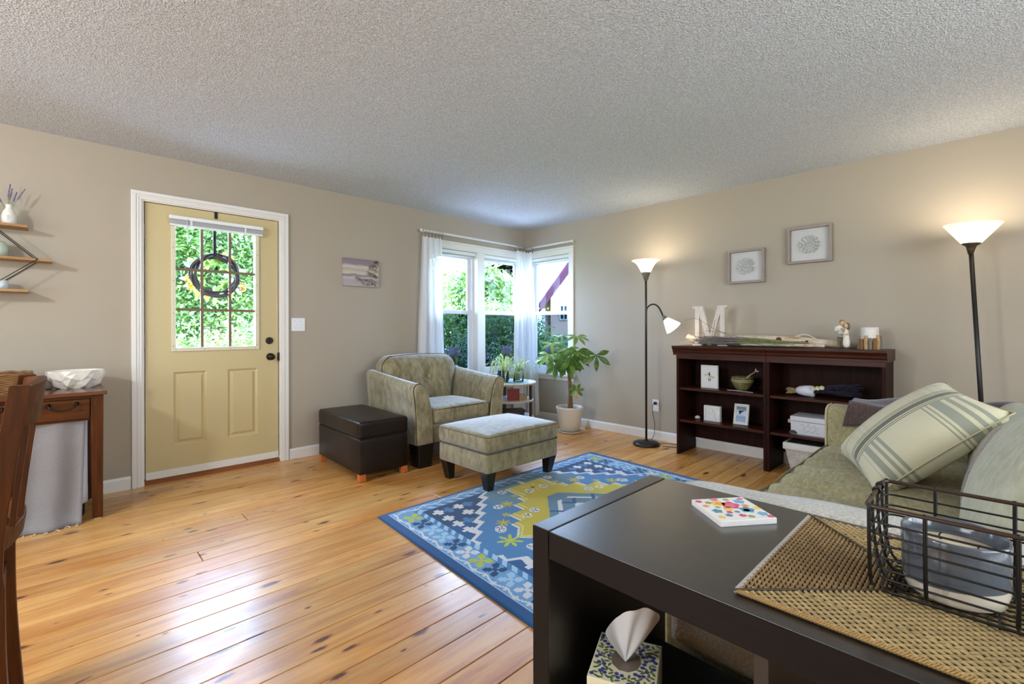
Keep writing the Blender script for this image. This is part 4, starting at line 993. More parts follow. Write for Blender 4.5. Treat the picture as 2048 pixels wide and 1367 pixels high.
# ------------------------------------------------------------------ canvas print on the left wall
def mat_canvas():
    m, nt, out = newmat('seascape_print')
    tc = nd(nt, 'ShaderNodeTexCoord'); sp = nd(nt, 'ShaderNodeSeparateXYZ'); nt.links.new(tc.outputs['Generated'], sp.inputs[0])
    wv = noisen(nt, coords(nt, (1.2, 1, 5), 'Generated'), 2.0, 3)
    zz = mathn(nt, 'ADD', sp.outputs[2], mathn(nt, 'MULTIPLY_ADD', wv, 0.16, -0.08))
    c = ramp(nt, zz, [(0.0, rgb(176, 164, 166)), (0.22, rgb(168, 162, 164)), (0.33, rgb(190, 180, 172)), (0.37, rgb(132, 130, 146)), (0.42, rgb(150, 148, 154)), (0.46, rgb(206, 190, 168)), (0.60, rgb(176, 166, 158)), (0.70, rgb(200, 190, 176)), (0.80, rgb(142, 130, 136)), (1.0, rgb(134, 120, 128))])
    prin(nt, out, c, .7, 0, .3); return m
cv = T('canvas_print', 'small canvas print of a tree above the sea on the left wall', 'picture', (-2.319, 0, 1.565))
MB().box(-2.503, -.026, 1.565, -2.135, -.001, 1.832).build('canvas', mat_canvas(), cv, bev=0.002)
PINE = M('printed_pine_brown', rgb(104, 66, 30), .8, var=.4, vscale=40)
random.seed(5)
def branch(x, z, ang, L, name='printed_branch'):
    b = MB(); pts = []
    for i in range(7): t = i / 6; pts.append((x + L * t * math.cos(ang), -.0266, z + L * t * math.sin(ang) + .012 * math.sin(t * 5)))
    b.tube(pts, [.011 * (1 - .80 * i / 6) for i in range(7)], 6, flat=.05)
    for i in range(60):
        t = random.uniform(.08, 1); px, pz = x + L * t * math.cos(ang), z + L * t * math.sin(ang) + .012 * math.sin(t * 5)
        a = ang + random.choice((-1, 1)) * random.uniform(.4, 1.4); l = random.uniform(.012, .026)
        q = (min(-2.137, max(-2.50, px + l * math.cos(a))), -.0268, min(1.83, max(1.567, pz + l * math.sin(a)))); b.tube([(px, -.0268, pz), q], .0042, 4, flat=.08)
    b.v = [(min(-2.136, max(-2.502, p[0])), max(-.0278, min(-.0262, p[1])), min(1.831, max(1.566, p[2]))) for p in b.v]
    return b.build(name, PINE, cv)
for a in ((-2.14, 1.70, 2.55, .12), (-2.14, 1.745, 2.75, .10), (-2.14, 1.655, 2.75, .13), (-2.14, 1.60, 2.85, .16), (-2.17, 1.575, 2.7, .20), (-2.28, 1.57, 2.4, .14), (-2.14, 1.62, 2.4, .16), (-2.15, 1.575, 2.9, .12), (-2.14, 1.79, 2.5, .05)): branch(*a)

# ------------------------------------------------------------------ shadow box frames on the right wall
FRAMEW = M('greige_frame_wood', rgb(150, 138, 128), .6, var=.12, vscale=50, vstretch=(1, 1, 1))
LINER = M('white_linen_mat', rgb(214, 212, 210), .9, bump=.2, bscale=300, bdist=.001)
PETALM = M('grey_green_petal', rgb(204, 208, 204), .5, var=.12, vscale=60)
def shadowbox(yc, zc, w, h, label, seed):
    random.seed(seed)
    r = T('shadow_box', label, 'picture frame', (0, yc, zc - h / 2), 'shadow boxes above the bookcases')
    d, f = .042, .020
    fb = MB()
    for (a, b_, c, e) in ((yc - w / 2, yc - w / 2 + f, zc - h / 2, zc + h / 2), (yc + w / 2 - f, yc + w / 2, zc - h / 2, zc + h / 2), (yc - w / 2 + f, yc + w / 2 - f, zc - h / 2, zc - h / 2 + f), (yc - w / 2 + f, yc + w / 2 - f, zc + h / 2 - f, zc + h / 2)): fb.box(-d, a, c, -.001, b_, e)
    fb.build('frame', FRAMEW, r, bev=0.0015)
    MB().box(-.010, yc - w / 2 + f, zc - h / 2 + f, -.002, yc + w / 2 - f, zc + h / 2 - f).build('backing', LINER, r)
    for ring, (n, rad, L) in enumerate(((13, .048, .034), (10, .030, .030), (7, .014, .024), (4, .004, .018))):
        for k in range(n):
            a = 2 * PI * k / n + ring * .3 + random.uniform(-.1, .1); dv = V3((-.35 - .25 * ring, math.cos(a), math.sin(a)))
            MB().leaf((-.012 - .004 * ring, yc + rad * math.cos(a), zc + rad * math.sin(a)), dv, (-1, 0, 0), L, L * .72, bend=-.35, n=3, fold=.3).build('petal', PETALM, r, smooth=True)
    MB().box(-.036, yc - w / 2 + f, zc - h / 2 + f, -.034, yc + w / 2 - f, zc + h / 2 - f).build('glass', mat_glass('shadowbox_glass', (.98, .98, .98, 1), .06), r)
shadowbox(-2.790, 1.702, .312, .300, 'grey shadow box with paper flower, the lower one above the bookcase', 3)
shadowbox(-3.284, 1.834, .316, .302, 'grey shadow box with paper flower, the higher one above the bookcase', 4)

# ------------------------------------------------------------------ wall shelf at the far left
ws = T('wall_shelf', 'three oak boards in a diamond wire frame on the left wall', 'shelf', (-4.83, 0, 1.38))
for x1, z in ((-4.588, 1.790), (-4.480, 1.588), (-4.584, 1.388)): MB().box(-4.83 * 2 - x1, -.150, z - .008, x1, -.004, z + .008).build('board', OAK, ws, bev=0.001)
def dia(yv):
    return [(-4.83, yv, 1.40 - .02), (-4.572, yv, 1.588), (-4.83 + .11, yv, 1.79 + .0), (-4.83, yv, 1.86), (-4.83 - .11, yv, 1.79), (-5.088, yv, 1.588)]
for yv in (-.152, -.006):
    pts = [(-4.83, yv, 1.33), (-4.545, yv, 1.590), (-4.83, yv, 1.87), (-5.115, yv, 1.590)]
    MB().tube(pts, .0035, 6, closed=True).build('wire_frame', BLACKM, ws)
va = T('bud_vase', 'white ceramic bottle vase on the top wall shelf', 'vase', (-4.670, -.085, 1.798))
MB().lathe([(.026, 0), (.032, .004), (.034, .03), (.033, .055), (.026, .080), (.016, .098), (.0145, .112), (.018, .122), (.014, .122), (.010, .10)], (-4.670, -.085, 1.798), 24, cap1=False).build('body', WHITECER, va, smooth=True)
for i, (dz, ww) in enumerate(((.048, .016), (.038, .020), (.028, .012))):
    MB().tube([(-4.672 - ww * .5 + ww * k / 8 * 1.0, -.1200 + .0006, 1.798 + dz + .0025 * math.sin(k * 2.4 + i)) for k in range(9)], .0007, 4).build('script_line', M('grey_print', rgb(120, 118, 116), .8), va)
LAVST = mat_leaf('lavender_stem', rgb(120, 130, 92), rgb(150, 156, 112), .2, 20); LAVF = mat_leaf('lavender_bloom', rgb(96, 84, 158), rgb(150, 138, 196), .2, 40)
random.seed(9)
def lav_stem(parent, base, tip, blooms=12, st=.0012, bl=.0045, frac=.45, mats=(LAVST, LAVF)):
    base, tip = V3(base), V3(tip)
    mid = (base + tip) / 2 + V3((random.uniform(-.008, .008), random.uniform(-.008, .008), .006)); c = catmull([base, mid, tip], 5)
    s = MB().tube(c, st, 5).build('stem', mats[0], parent)
    b = MB()
    for k in range(blooms):
        t = 1 - frac + frac * k / (blooms - 1); i = min(len(c) - 2, int(t * (len(c) - 1))); p = c[i].lerp(c[i + 1], t * (len(c) - 1) - i); r = bl * (1 - .4 * k / blooms)
        for a in range(3):
            an = a * 2.1 + k; q = p + V3((math.cos(an), math.sin(an), 0)) * r * .7
            b.lathe([(.0002, -r * .6), (r * .62, 0), (.0002, r * .8)], q, 5, False, False)
    b.build('bloom', mats[1], s)
lv = T('lavender_sprigs', 'purple lavender sprigs standing in the white bottle vase', 'flowers', (-4.670, -.085, 1.81))
for tx, ty, tz in ((-4.600, -.09, 2.03), (-4.665, -.06, 2.055), (-4.655, -.10, 2.02), (-4.740, -.10, 2.06), (-4.635, -.11, 2.00), (-4.72, -.06, 1.985)): lav_stem(lv, (-4.670 + random.uniform(-.005, .005), -.085, 1.86), (tx, ty, tz), 14)
MB().lathe([(.030, 0), (.045, .01), (.05, .05), (.04, .085), (.028, .095), (.025, .09)], (-4.722, -.075, 1.596), 22).thing('small_jar', M('pale_green_ceramic', rgb(190, 204, 186), .3), 'pale green jar on the middle wall shelf', 'jar', (-4.722, -.075, 1.596), smooth=True)
MB().lathe([(.024, 0), (.03, .004), (.032, .055), (.029, .055), (.027, .01)], (-4.705, -.075, 1.396), 22).thing('glass_cup', M('pale_blue_glass', rgb(206, 216, 216), .15), 'pale glass cup on the lowest wall shelf', 'cup', (-4.705, -.075, 1.396), smooth=True)

# ------------------------------------------------------------------ things on the desk
def facet_bowl():
    b = MB(); rows = [(0, .088), (.024, .116), (.056, .134), (.086, .140), (.112, .141)]; n = 18; vs = []; fs = []
    for j, (z, r) in enumerate(rows):
        for k in range(n):
            a = 2 * PI * (k + (.5 if j % 2 else 0)) / n; zz = z + ((.010 if k % 2 else -.006) if 0 < j < 4 else 0); rr = r * (1.0 if j in (0, 4) else (1.05 if (k + j) % 2 else .955))
            vs.append((rr * math.cos(a), rr * math.sin(a) * .82, zz))
    for j in range(4):
        for k in range(n):
            l = (k + 1) % n; a, b_, c, d = j * n + k, j * n + l, (j + 1) * n + l, (j + 1) * n + k
            if j % 2 == 0: fs += [(a, b_, d), (b_, c, d)]
            else: fs += [(a, b_, c), (a, c, d)]
    fs.append(tuple(range(n - 1, -1, -1)))
    o = len(vs); vs += [(.134 * math.cos(2 * PI * k / n), .134 * .82 * math.sin(2 * PI * k / n), .110) for k in range(n)] + [(.09 * math.cos(2 * PI * k / n), .09 * .82 * math.sin(2 * PI * k / n), .012) for k in range(n)]
    t = 4 * n; fs += [(t + k, t + (k + 1) % n, o + (k + 1) % n, o + k) for k in range(n)] + [(o + k, o + (k + 1) % n, o + n + (k + 1) % n, o + n + k) for k in range(n)] + [tuple(o + n + k for k in range(n))]
    return b.add(vs, fs)
facet_bowl().xf(Matrix.Translation((-4.370, -.215, .774))).thing('faceted_bowl', M('white_faceted_ceramic', rgb(232, 226, 214), .25), 'white faceted bowl on the desk', 'bowl', (-4.370, -.215, .774))
MB().rbox(-4.552, -.250, .774, -4.482, -.115, .783, .004, n=2, rs=2).thing('phone', M('dark_glass_phone', rgb(20, 20, 22), .12), 'dark phone lying on the desk left of the bowl', 'phone', (-4.517, -.18, .774), smooth=True)
wk = T('wicker_basket', 'brown wicker basket on the desk behind the chair', 'basket', (-4.83, -.29, .774))
WK = M('wicker_brown', rgb(132, 92, 52), .7, var=.45, vscale=26)
for i in range(12):
    z = .778 + i * .0098; gx = .25 + .0012 * i; pts = []
    for k in range(56):
        a = 2 * PI * k / 56; ca, sa = math.cos(a), math.sin(a); e = 4.0
        rx = gx * abs(ca) ** (2 / e) * (1 if ca > 0 else -1); ry = .15 * abs(sa) ** (2 / e) * (1 if sa > 0 else -1)
        pts.append((-4.83 + rx, -.29 + ry, z + .0035 * math.sin(k * 1.6 + i * 1.5)))
    MB().tube(pts, .0058 if i < 11 else .008, 5, closed=True).build('wicker_strand', WK, wk, smooth=True)
MB().box(-5.05, -.42, .775, -4.61, -.16, .779).build('bottom', WK, wk)

# ------------------------------------------------------------------ decor on the bookcases
TOPZ = .990
def letterM():
    w_, h_ = .312, .272; y1 = -2.388; z0 = TOPZ + .098
    z0 = TOPZ; h_ = .36
    P_ = []
    def q(a, b): P_.append((y1 - a * w_, z0 + b * h_))
    for a, b in ((0, 1), (0, .955), (.075, .935), (.075, .05), (0, .03), (0, 0), (.27, 0), (.27, .03), (.20, .05), (.20, .78), (.46, .02), (.54, .02), (.80, .80), (.80, .05), (.73, .03), (.73, 0), (1, 0), (1, .03), (.925, .05), (.925, .935), (1, .955), (1, 1), (.74, 1), (.515, .30), (.30, 1)): q(a, b)
    return MB().prism(P_, -.225, -.200, 'x')
letterM().thing('letter_m', M('whitewashed_wood', rgb(208, 200, 190), .8, var=.12, vscale=22, vstretch=(4, 4, 1)), 'large whitewashed wooden letter M on the bookcase', 'letter', (-.2125, -2.555, TOPZ))
def mat_birch(name='birch_bark'):
    m, nt, out = newmat(name)
    f = noisen(nt, coords(nt, (9, 3, 9)), 3.2, 5, .7); g = noisen(nt, coords(nt, (30, 5, 30)), 3, 3, .6)
    c = ramp(nt, f, [(.30, rgb(92, 66, 46)), (.40, rgb(190, 166, 136)), (.55, rgb(214, 200, 180)), (.8, rgb(230, 222, 208))])
    prin(nt, out, c, .85, 0, .2, bumpn(nt, g, .5, .004)); return m
BIRCH = mat_birch(); CUT = M('cut_wood_end', rgb(176, 124, 72), .8, var=.2, vscale=30)
lg = T('birch_branch', 'pale birch branch lying along the top of the bookcases', 'branch', (-.15, -2.95, TOPZ))
bp = catmull([(-.150, -2.305, TOPZ + .082), (-.150, -2.36, TOPZ + .056), (-.150, -2.45, TOPZ + .034), (-.148, -2.62, TOPZ + .044), (-.145, -2.83, TOPZ + .050), (-.142, -3.05, TOPZ + .052), (-.140, -3.22, TOPZ + .048), (-.140, -3.42, TOPZ + .036), (-.145, -3.62, TOPZ + .022)], 6)
MB().tube(bp, [.018 + .030 * math.sin(PI * min(1, (i / (len(bp) - 1)) * .95 + .05)) ** .8 for i in range(len(bp))], 14).build('bark', BIRCH, lg, smooth=True)
for p, s_ in (((-.188, -2.86, TOPZ + .055), .016), ((-.184, -3.10, TOPZ + .060), .022), ((-.178, -3.3, TOPZ + .05), .010), ((-.186, -2.65, TOPZ + .05), .010)): MB().lathe([(s_, 0), (s_ * .8, .008), (s_ * .3, .009)], (0, 0, 0), 12).xf(Matrix.Translation(p) @ Matrix.Rotation(-PI / 2, 4, 'Y')).build('knot', M('branch_knot', rgb(84, 56, 36), .9), lg, smooth=True)
MB().tube(catmull([(-.14, -3.19, TOPZ + .075), (-.145, -3.28, TOPZ + .105), (-.15, -3.36, TOPZ + .068)], 4), [.008] * 4 + [.005] * 5, 8).build('side_twig', BIRCH, lg, smooth=True)
MB().tube(catmull([(-.262, -2.83, TOPZ + .022), (-.266, -3.05, TOPZ + .021), (-.270, -3.30, TOPZ + .020), (-.272, -3.44, TOPZ + .019)], 5), .0125, 12).thing('birch_stick', BIRCH, 'thin birch stick in front of the big birch branch', 'stick', (-.266, -3.13, TOPZ + .007), smooth=True)
hb = T('dried_lavender_bundle', 'loose bundle of dried lavender and twigs before the letter M', 'dried flowers', (-.24, -2.75, TOPZ))
DST = mat_leaf('dried_stem', rgb(112, 122, 72), rgb(160, 156, 108), .2, 30); DFL = mat_leaf('dried_lavender', rgb(132, 108, 140), rgb(176, 158, 178), .2, 60)
random.seed(21)
for i in range(105):
    y = -3.12 - random.uniform(-.1, .22); z = TOPZ + .006 + random.uniform(0, .045)
    lav_stem(hb, (-.235 + random.uniform(-.05, .05), y, z), (-.235 + random.uniform(-.09, .07), -2.42 - random.uniform(0, .30), TOPZ + .012 + random.uniform(0, .075)), 9, .0022, .0072, .34, (DST, DFL))
for p in (((-.23, -2.92, TOPZ + .03), (-.24, -2.72, TOPZ + .11), (-.25, -2.52, TOPZ + .135)), ((-.23, -2.85, TOPZ + .04), (-.24, -2.6, TOPZ + .15), (-.26, -2.44, TOPZ + .245), (-.25, -2.33, TOPZ + .23)), ((-.24, -2.48, TOPZ + .01), (-.24, -2.475, TOPZ + .24)), ((-.24, -2.56, TOPZ + .01), (-.245, -2.605, TOPZ + .235)), ((-.22, -2.7, TOPZ + .02), (-.22, -2.45, TOPZ + .12), (-.22, -2.34, TOPZ + .085)), ((-.22, -2.6, TOPZ + .02), (-.23, -2.4, TOPZ + .06), (-.24, -2.27, TOPZ + .045))):
    MB().tube(catmull(p, 5), .0016, 5).build('twig', M('brown_twig', rgb(116, 92, 66), .9), hb)
# embracing couple figurine (one carved piece, about 22 cm tall)
fg = T('couple_figurine', 'small carved figurine of an embracing couple in white', 'figurine', (-.245, -3.555, TOPZ))
def skin_fig(name, joints, edges, mat, parent, sub=2):
    me = bpy.data.meshes.new(name); o0 = ORG[parent]; me.from_pydata([V3(j[0]) - o0 for j in joints], edges, []); o = bpy.data.objects.new(name, me); COL.objects.link(o); o.parent = parent; ORG[o] = o0
    o.modifiers.new('k', 'SKIN')
    for v, j in zip(me.skin_vertices[0].data, joints): v.radius = j[1] if isinstance(j[1], tuple) else (j[1], j[1])
    me.skin_vertices[0].data[0].use_root = True
    s = o.modifiers.new('d', 'SUBSURF'); s.levels = s.render_levels = sub; me.materials.append(mat); o.modifiers['k'].use_smooth_shade = True; return o
FW = M('carved_white', rgb(226, 220, 208), .6); FP = M('carved_olive', rgb(112, 104, 78), .7); FH = M('carved_hair_brown', rgb(126, 88, 46), .7); FS = M('carved_skin', rgb(206, 172, 134), .6)
mx, my, wx, wy = -.235, -3.535, -.255, -3.575
Z = TOPZ
skin_fig('man_body', [((mx, my, Z + .100), .020), ((mx, my - .004, Z + .140), .021), ((mx, my - .006, Z + .163), (.024, .018)), ((mx - .004, my - .008, Z + .180), .009), ((mx - .014, my + .020, Z + .160), .011), ((mx - .030, my + .026, Z + .135), .009), ((mx - .044, my - .008, Z + .148), .008), ((mx + .02, my - .026, Z + .158), .010), ((mx + .005, my - .045, Z + .138), .008)], [(0, 1), (1, 2), (2, 3), (2, 4), (4, 5), (5, 6), (2, 7), (7, 8)], FW, fg)
skin_fig('man_trousers', [((mx, my, Z + .104), .019), ((mx, my + .009, Z + .055), .0125), ((mx - .002, my + .010, Z + .006), .010), ((mx, my - .010, Z + .055), .0125), ((mx + .002, my - .010, Z + .006), .010)], [(0, 1), (1, 2), (0, 3), (3, 4)], FP, fg)
skin_fig('woman_dress', [((wx, wy, Z + .004), .021), ((wx, wy, Z + .050), .027), ((wx, wy + .001, Z + .100), .019), ((wx, wy + .003, Z + .140), (.022, .016)), ((wx, wy + .004, Z + .155), .008), ((wx - .016, wy - .004, Z + .135), .008), ((wx - .024, wy + .004, Z + .112), .007), ((wx - .010, wy + .026, Z + .118), .006)], [(0, 1), (1, 2), (2, 3), (3, 4), (3, 5), (5, 6), (6, 7)], FW, fg)
skin_fig('arms', [((mx - .030, my - .002, Z + .147), .0065), ((mx - .046, my - .022, Z + .152), .006), ((mx - .046, my - .038, Z + .146), .0055)], [(0, 1), (1, 2)], FS, fg, 1); skin_fig('arms', [((wx - .022, wy + .016, Z + .113), .006), ((wx - .026, wy - .006, Z + .108), .0065), ((wx - .020, wy - .022, Z + .112), .0055)], [(0, 1), (1, 2)], FS, fg, 1)
def ball(c, rx, ry, rz, seg=16): return MB().lathe([(.001, -1), (.5, -.87), (.87, -.5), (1, 0), (.87, .5), (.5, .87), (.001, 1)], (0, 0, 0), seg).xf(Matrix.Translation(c) @ Matrix.Diagonal((rx, ry, rz, 1)))
ball((mx - .012, my - .013, Z + .192), .0165, .0155, .0195).build('head', FS, fg, smooth=True); ball((mx - .003, my - .010, Z + .200), .0175, .0165, .0165).build('hair', FH, fg, smooth=True)
ball((wx - .002, wy + .001, Z + .172), .015, .0145, .018).build('head', FS, fg, smooth=True); ball((wx + .006, wy - .005, Z + .177), .0165, .016, .0185).build('hair', FH, fg, smooth=True); ball((wx + .012, wy - .012, Z + .160), .009, .009, .018).build('hair', FH, fg, smooth=True)
# candle jar wrapped with bark strips
cj = T('bark_candle_jar', 'white jar wrapped in birch bark sticks at the bookcase end', 'candle holder', (-.215, -3.708, TOPZ))
MB().lathe([(.050, 0), (.054, .004), (.055, .150), (.053, .160), (.049, .160), (.049, .012)], (-.215, -3.708, TOPZ), 30, cap1=False).build('jar', M('birch_white', rgb(222, 216, 208), .6, var=.08, vscale=30), cj, smooth=True)
random.seed(3)
for k in range(15):
    a = 2 * PI * k / 15; h = random.uniform(.075, .105); rr = .0605; m_ = [M('bark_strip_brown', rgb(138, 100, 54), .9, var=.3, vscale=40), M('bark_strip_tan', rgb(176, 148, 106), .9, var=.2, vscale=40), M('bark_strip_grey', rgb(122, 112, 100), .9, var=.2, vscale=40)][k % 3] if k < 3 else bpy.data.materials[['bark_strip_brown', 'bark_strip_tan', 'bark_strip_grey'][k % 3]]
    MB().tube([(-.215 + rr * math.cos(a), -3.708 + rr * math.sin(a), TOPZ + .001), (-.215 + (rr + .002) * math.cos(a), -3.708 + (rr + .002) * math.sin(a), TOPZ + h * .5), (-.215 + rr * math.cos(a), -3.708 + rr * math.sin(a), TOPZ + h)], [.0115, .0125, .009], 7).build('bark_strip', m_, cj)
# first shelf up: card, bowl with spoon, feather
S1, S2 = .610, .318
PAPER = M('white_board', rgb(226, 224, 220), .7); INKB = M('print_dark', rgb(46, 42, 40), .8); INKY = M('print_pale_olive', rgb(196, 190, 150), .8)
bc = T('bee_print', 'white block print of a bee leaning on the upper shelf', 'picture', (-.21, -2.545, S1))
MB().box(-.245, -2.625, S1, -.222, -2.475, S1 + .205).build('block', PAPER, bc, bev=0.001)
def flat_x(poly, x, nm, mat, par): MB().prism(poly, x - .0006, x, 'x').build(nm, mat, par)
def oval(yc, zc, ry, rz, rot=0, n=16): return [(yc + ry * math.cos(t) * math.cos(rot) - rz * math.sin(t) * math.sin(rot), zc + ry * math.cos(t) * math.sin(rot) + rz * math.sin(t) * math.cos(rot)) for t in [2 * PI * i / n for i in range(n)]]
yb, zb_ = -2.552, S1 + .108
for (p, m_, nm) in ((oval(yb, zb_ + .030, .0055, .006), INKB, 'printed_head'), (oval(yb, zb_ + .014, .008, .010), INKB, 'printed_body'), (oval(yb, zb_ - .004, .0085, .010), INKY, 'printed_body'), (oval(yb + .026, zb_ + .012, .024, .008, -.35), INKY, 'printed_wing'), (oval(yb - .026, zb_ - .006, .024, .009, .35), INKY, 'printed_wing'), (oval(yb + .006, zb_ - .032, .003, .017, -.16), INKB, 'printed_leg'), (oval(yb - .008, zb_ - .032, .003, .017, .22), INKB, 'printed_leg')): flat_x(p, -.2452, nm, m_, bc)
ob = T('olive_bowl', 'olive glazed bowl with raised rim pattern on the upper shelf', 'bowl', (-.205, -2.822, S1))
def mat_glaze():
    m, nt, out = newmat('olive_glaze'); sp = nd(nt, 'ShaderNodeSeparateXYZ'); tc = nd(nt, 'ShaderNodeTexCoord'); nt.links.new(tc.outputs['Object'], sp.inputs[0])
    c = ramp(nt, noisen(nt, coords(nt), 40, 3), [(.3, rgb(98, 90, 52)), (.7, rgb(132, 124, 80))]); prin(nt, out, c, .22, 0, .6); return m
GLZ = mat_glaze()
MB().lathe([(.040, 0), (.046, .003), (.062, .022), (.080, .055), (.088, .085), (.090, .108), (.093, .112), (.090, .118), (.084, .116), (.078, .06), (.05, .015)], (-.205, -2.822, S1), 34, cap1=True).build('body', GLZ, ob, smooth=True)
SPK = M('pale_relief_glaze', rgb(188, 182, 140), .25)
for k in range(46):
    a = 2 * PI * k / 46
    for j in range(2):
        r_ = .0885 - .003 * j; MB().lathe([(.0045, 0), (.003, .002), (.0005, .0025)], (0, 0, 0), 7).xf(Matrix.Translation((-.205 + r_ * math.cos(a + j * .07), -2.822 + r_ * math.sin(a + j * .07), S1 + .092 - .013 * j)) @ Matrix.Rotation(a + j * .07, 4, 'Z') @ Matrix.Rotation(PI / 2, 4, 'Y')).build('relief_dot', SPK, ob)
sp_ = T('whale_tail_spoon', 'pale spoon with a forked tail handle resting in the olive bowl', 'spoon', (-.205, -2.86, S1 + .06))
MB().tube(catmull([(-.205, -2.82, S1 + .060), (-.21, -2.875, S1 + .125), (-.21, -2.905, S1 + .150), (-.21, -2.932, S1 + .172)], 5), [.006, .007, .008, .009, .010, .009, .007, .006, .005, .004, .004, .004, .004, .004, .004, .004], 8).build('handle', M('tan_wood_spoon', rgb(188, 160, 116), .5), sp_, smooth=True)
for d in ((-.2, -.05, .95), (-.1, -.95, .1)): MB().leaf((-.21, -2.930, S1 + .170), d, (-1, 0, 0), .026, .012, n=4).build('tail_fluke', M('pale_spoon_tail', rgb(206, 196, 176), .5), sp_, smooth=True, solid=.003)
fe = T('white_feather', 'white feather lying in front of the olive bowl', 'feather', (-.30, -2.84, S1))
FTH = M('feather_white', rgb(226, 226, 228), .8)
for i in range(9):
    y = -2.745 - i * .012
    for sg in (-1, 1): MB().leaf((-.315, y, S1 + .004), (sg * .8, -.8, .35), (0, 0, 1), .030, .016, n=3).build('barb', FTH, fe, smooth=True)
MB().tube([(-.315, -2.735, S1 + .006), (-.315, -2.86, S1 + .006), (-.318, -2.945, S1 + .003)], .0016, 6).build('quill', FTH, fe)
# second shelf: shell, block, photo frame
MB().lathe([(.002, 0), (.022, .004), (.026, .014), (.018, .024), (.004, .030)], (-.235, -2.438, S2), 14, wob=lambda a, z: 1 + .14 * math.sin(7 * a)).thing('seashell', M('shell_white', rgb(212, 204, 196), .5), 'small white seashell on the lower shelf by the block', 'shell', (-.235, -2.438, S2), smooth=True)
mb_ = T('map_block', 'white block with a sketched map on the lower shelf', 'plaque', (-.22, -2.575, S2))
MB().box(-.262, -2.650, S2, -.222, -2.508, S2 + .136).build('block', PAPER, mb_, bev=0.001)
GREYI = M('grey_ink', rgb(130, 126, 124), .8)
for pts in (((-2.52, .11), (-2.55, .118), (-2.59, .112), (-2.60, .10), (-2.63, .118), (-2.645, .112)), ((-2.585, .10), (-2.59, .085), (-2.61, .075), (-2.60, .05), (-2.615, .03), (-2.612, .012)), ((-2.525, .105), (-2.528, .07), (-2.522, .02)), ((-2.54, .075), (-2.585, .075)), ((-2.54, .068), (-2.58, .066)), ((-2.543, .060), (-2.575, .060))):
    MB().tube([(-.2625, y, S2 + z) for y, z in pts], .0013, 4, flat=.3).build('drawn_line', GREYI, mb_)
pf = T('photo_frame', 'white photo frame with a blue grey picture on the lower shelf', 'picture frame', (-.22, -2.825, S2))
Rf = Matrix.Translation((-.245, -2.820, S2)) @ Matrix.Rotation(math.radians(13), 4, 'Y') @ Matrix.Rotation(math.radians(-12), 4, 'Z')
b = MB()
for (a0, a1, c0, c1) in ((-.066, -.044, 0, .178), (.044, .066, 0, .178), (-.044, .044, 0, .024), (-.044, .044, .154, .178)): b.box(-.008, a0, c0, .008, a1, c1)
b.xf(Rf).build('frame', M('white_frame', rgb(224, 220, 210), .5), pf, bev=0.002)
def mat_photo():
    m, nt, out = newmat('shore_photo'); tc = nd(nt, 'ShaderNodeTexCoord'); sp = nd(nt, 'ShaderNodeSeparateXYZ'); nt.links.new(tc.outputs['Generated'], sp.inputs[0])
    zz = mathn(nt, 'ADD', sp.outputs[2], mathn(nt, 'MULTIPLY_ADD', noisen(nt, coords(nt, (1, 3, 3), 'Generated'), 2.5, 3), .3, -.15))
    prin(nt, out, ramp(nt, zz, [(0, rgb(150, 164, 182)), (.35, rgb(126, 142, 166)), (.5, rgb(196, 202, 210)), (.72, rgb(180, 188, 198)), (.80, rgb(92, 96, 102)), (1, rgb(84, 86, 90))]), .3); return m
MB().box(-.004, -.044, .024, -.001, .044, .154).xf(Rf).build('photo', mat_photo(), pf)
ball((0, 0, 0), .0012, .012, .009).xf(Rf @ Matrix.Translation((-.0045, .012, .098))).build('printed_shape', M('photo_dark', rgb(70, 76, 90), .5), pf, smooth=True)
MB().box(.006, -.02, .002, .010, .02, .12).xf(Matrix.Translation((-.205, -2.820, S2)) @ Matrix.Rotation(math.radians(-14), 4, 'Y')).build('easel_back', INKB, pf)
# right bookcase: lavender bouquet, lidded box, basket
bq = T('lavender_bouquet', 'dark dried lavender bouquet in white paper on the right bookcase', 'bouquet', (-.24, -3.42, S1))
random.seed(31)
DKL = mat_leaf('dark_lavender', rgb(34, 31, 44), rgb(70, 66, 84), .1, 60); TAN = mat_leaf('tan_stem', rgb(150, 128, 86), rgb(184, 160, 112), .1, 30)
MB().lathe([(.018, 0), (.034, .02), (.045, .06), (.046, .11), (.040, .125)], (0, 0, 0), 18, wob=lambda a, z: 1 + .07 * math.sin(5 * a + 40 * z)).xf(Matrix.Translation((-.255, -3.245, S1 + .046)) @ Matrix.Rotation(PI / 2, 4, 'X') @ Matrix.Diagonal((1, .95, 1, 1))).build('paper_wrap', M('paper_white', rgb(214, 214, 222), .8), bq, smooth=True)
for i in range(26): MB().tube([(-.255 + random.uniform(-.02, .02), -3.27, S1 + .044 + random.uniform(-.015, .015)), (-.255 + random.uniform(-.03, .03), -3.165 - random.uniform(0, .03), S1 + .040 + random.uniform(-.03, .025))], .0022, 5).build('stem', TAN, bq)
for i in range(85):
    lav_stem(bq, (-.255 + random.uniform(-.025, .025), -3.35, S1 + .046 + random.uniform(-.02, .02)), (-.25 + random.uniform(-.085, .085), -3.46 - random.uniform(.06, .22), S1 + .022 + random.uniform(0, .10)), 9, .0014, .006, .62, (DKL, DKL))
for i in range(3):
    for k in range(8):
        a = k * PI / 4; MB().leaf((-.292, -3.375 - i * .028, S1 + .072 + .006 * i), (-.5, math.cos(a), math.sin(a)), (-1, 0, 0), .024, .016, n=3, bend=-.3).build('ribbon_petal', M('cream_petal', rgb(206, 204, 168), .7) if (i, k) == (0, 0) else bpy.data.materials['cream_petal'], bq, smooth=True)
wb = T('white_wood_box', 'white wooden box with lettering and side handle on the middle shelf', 'box', (-.21, -3.345, S2))
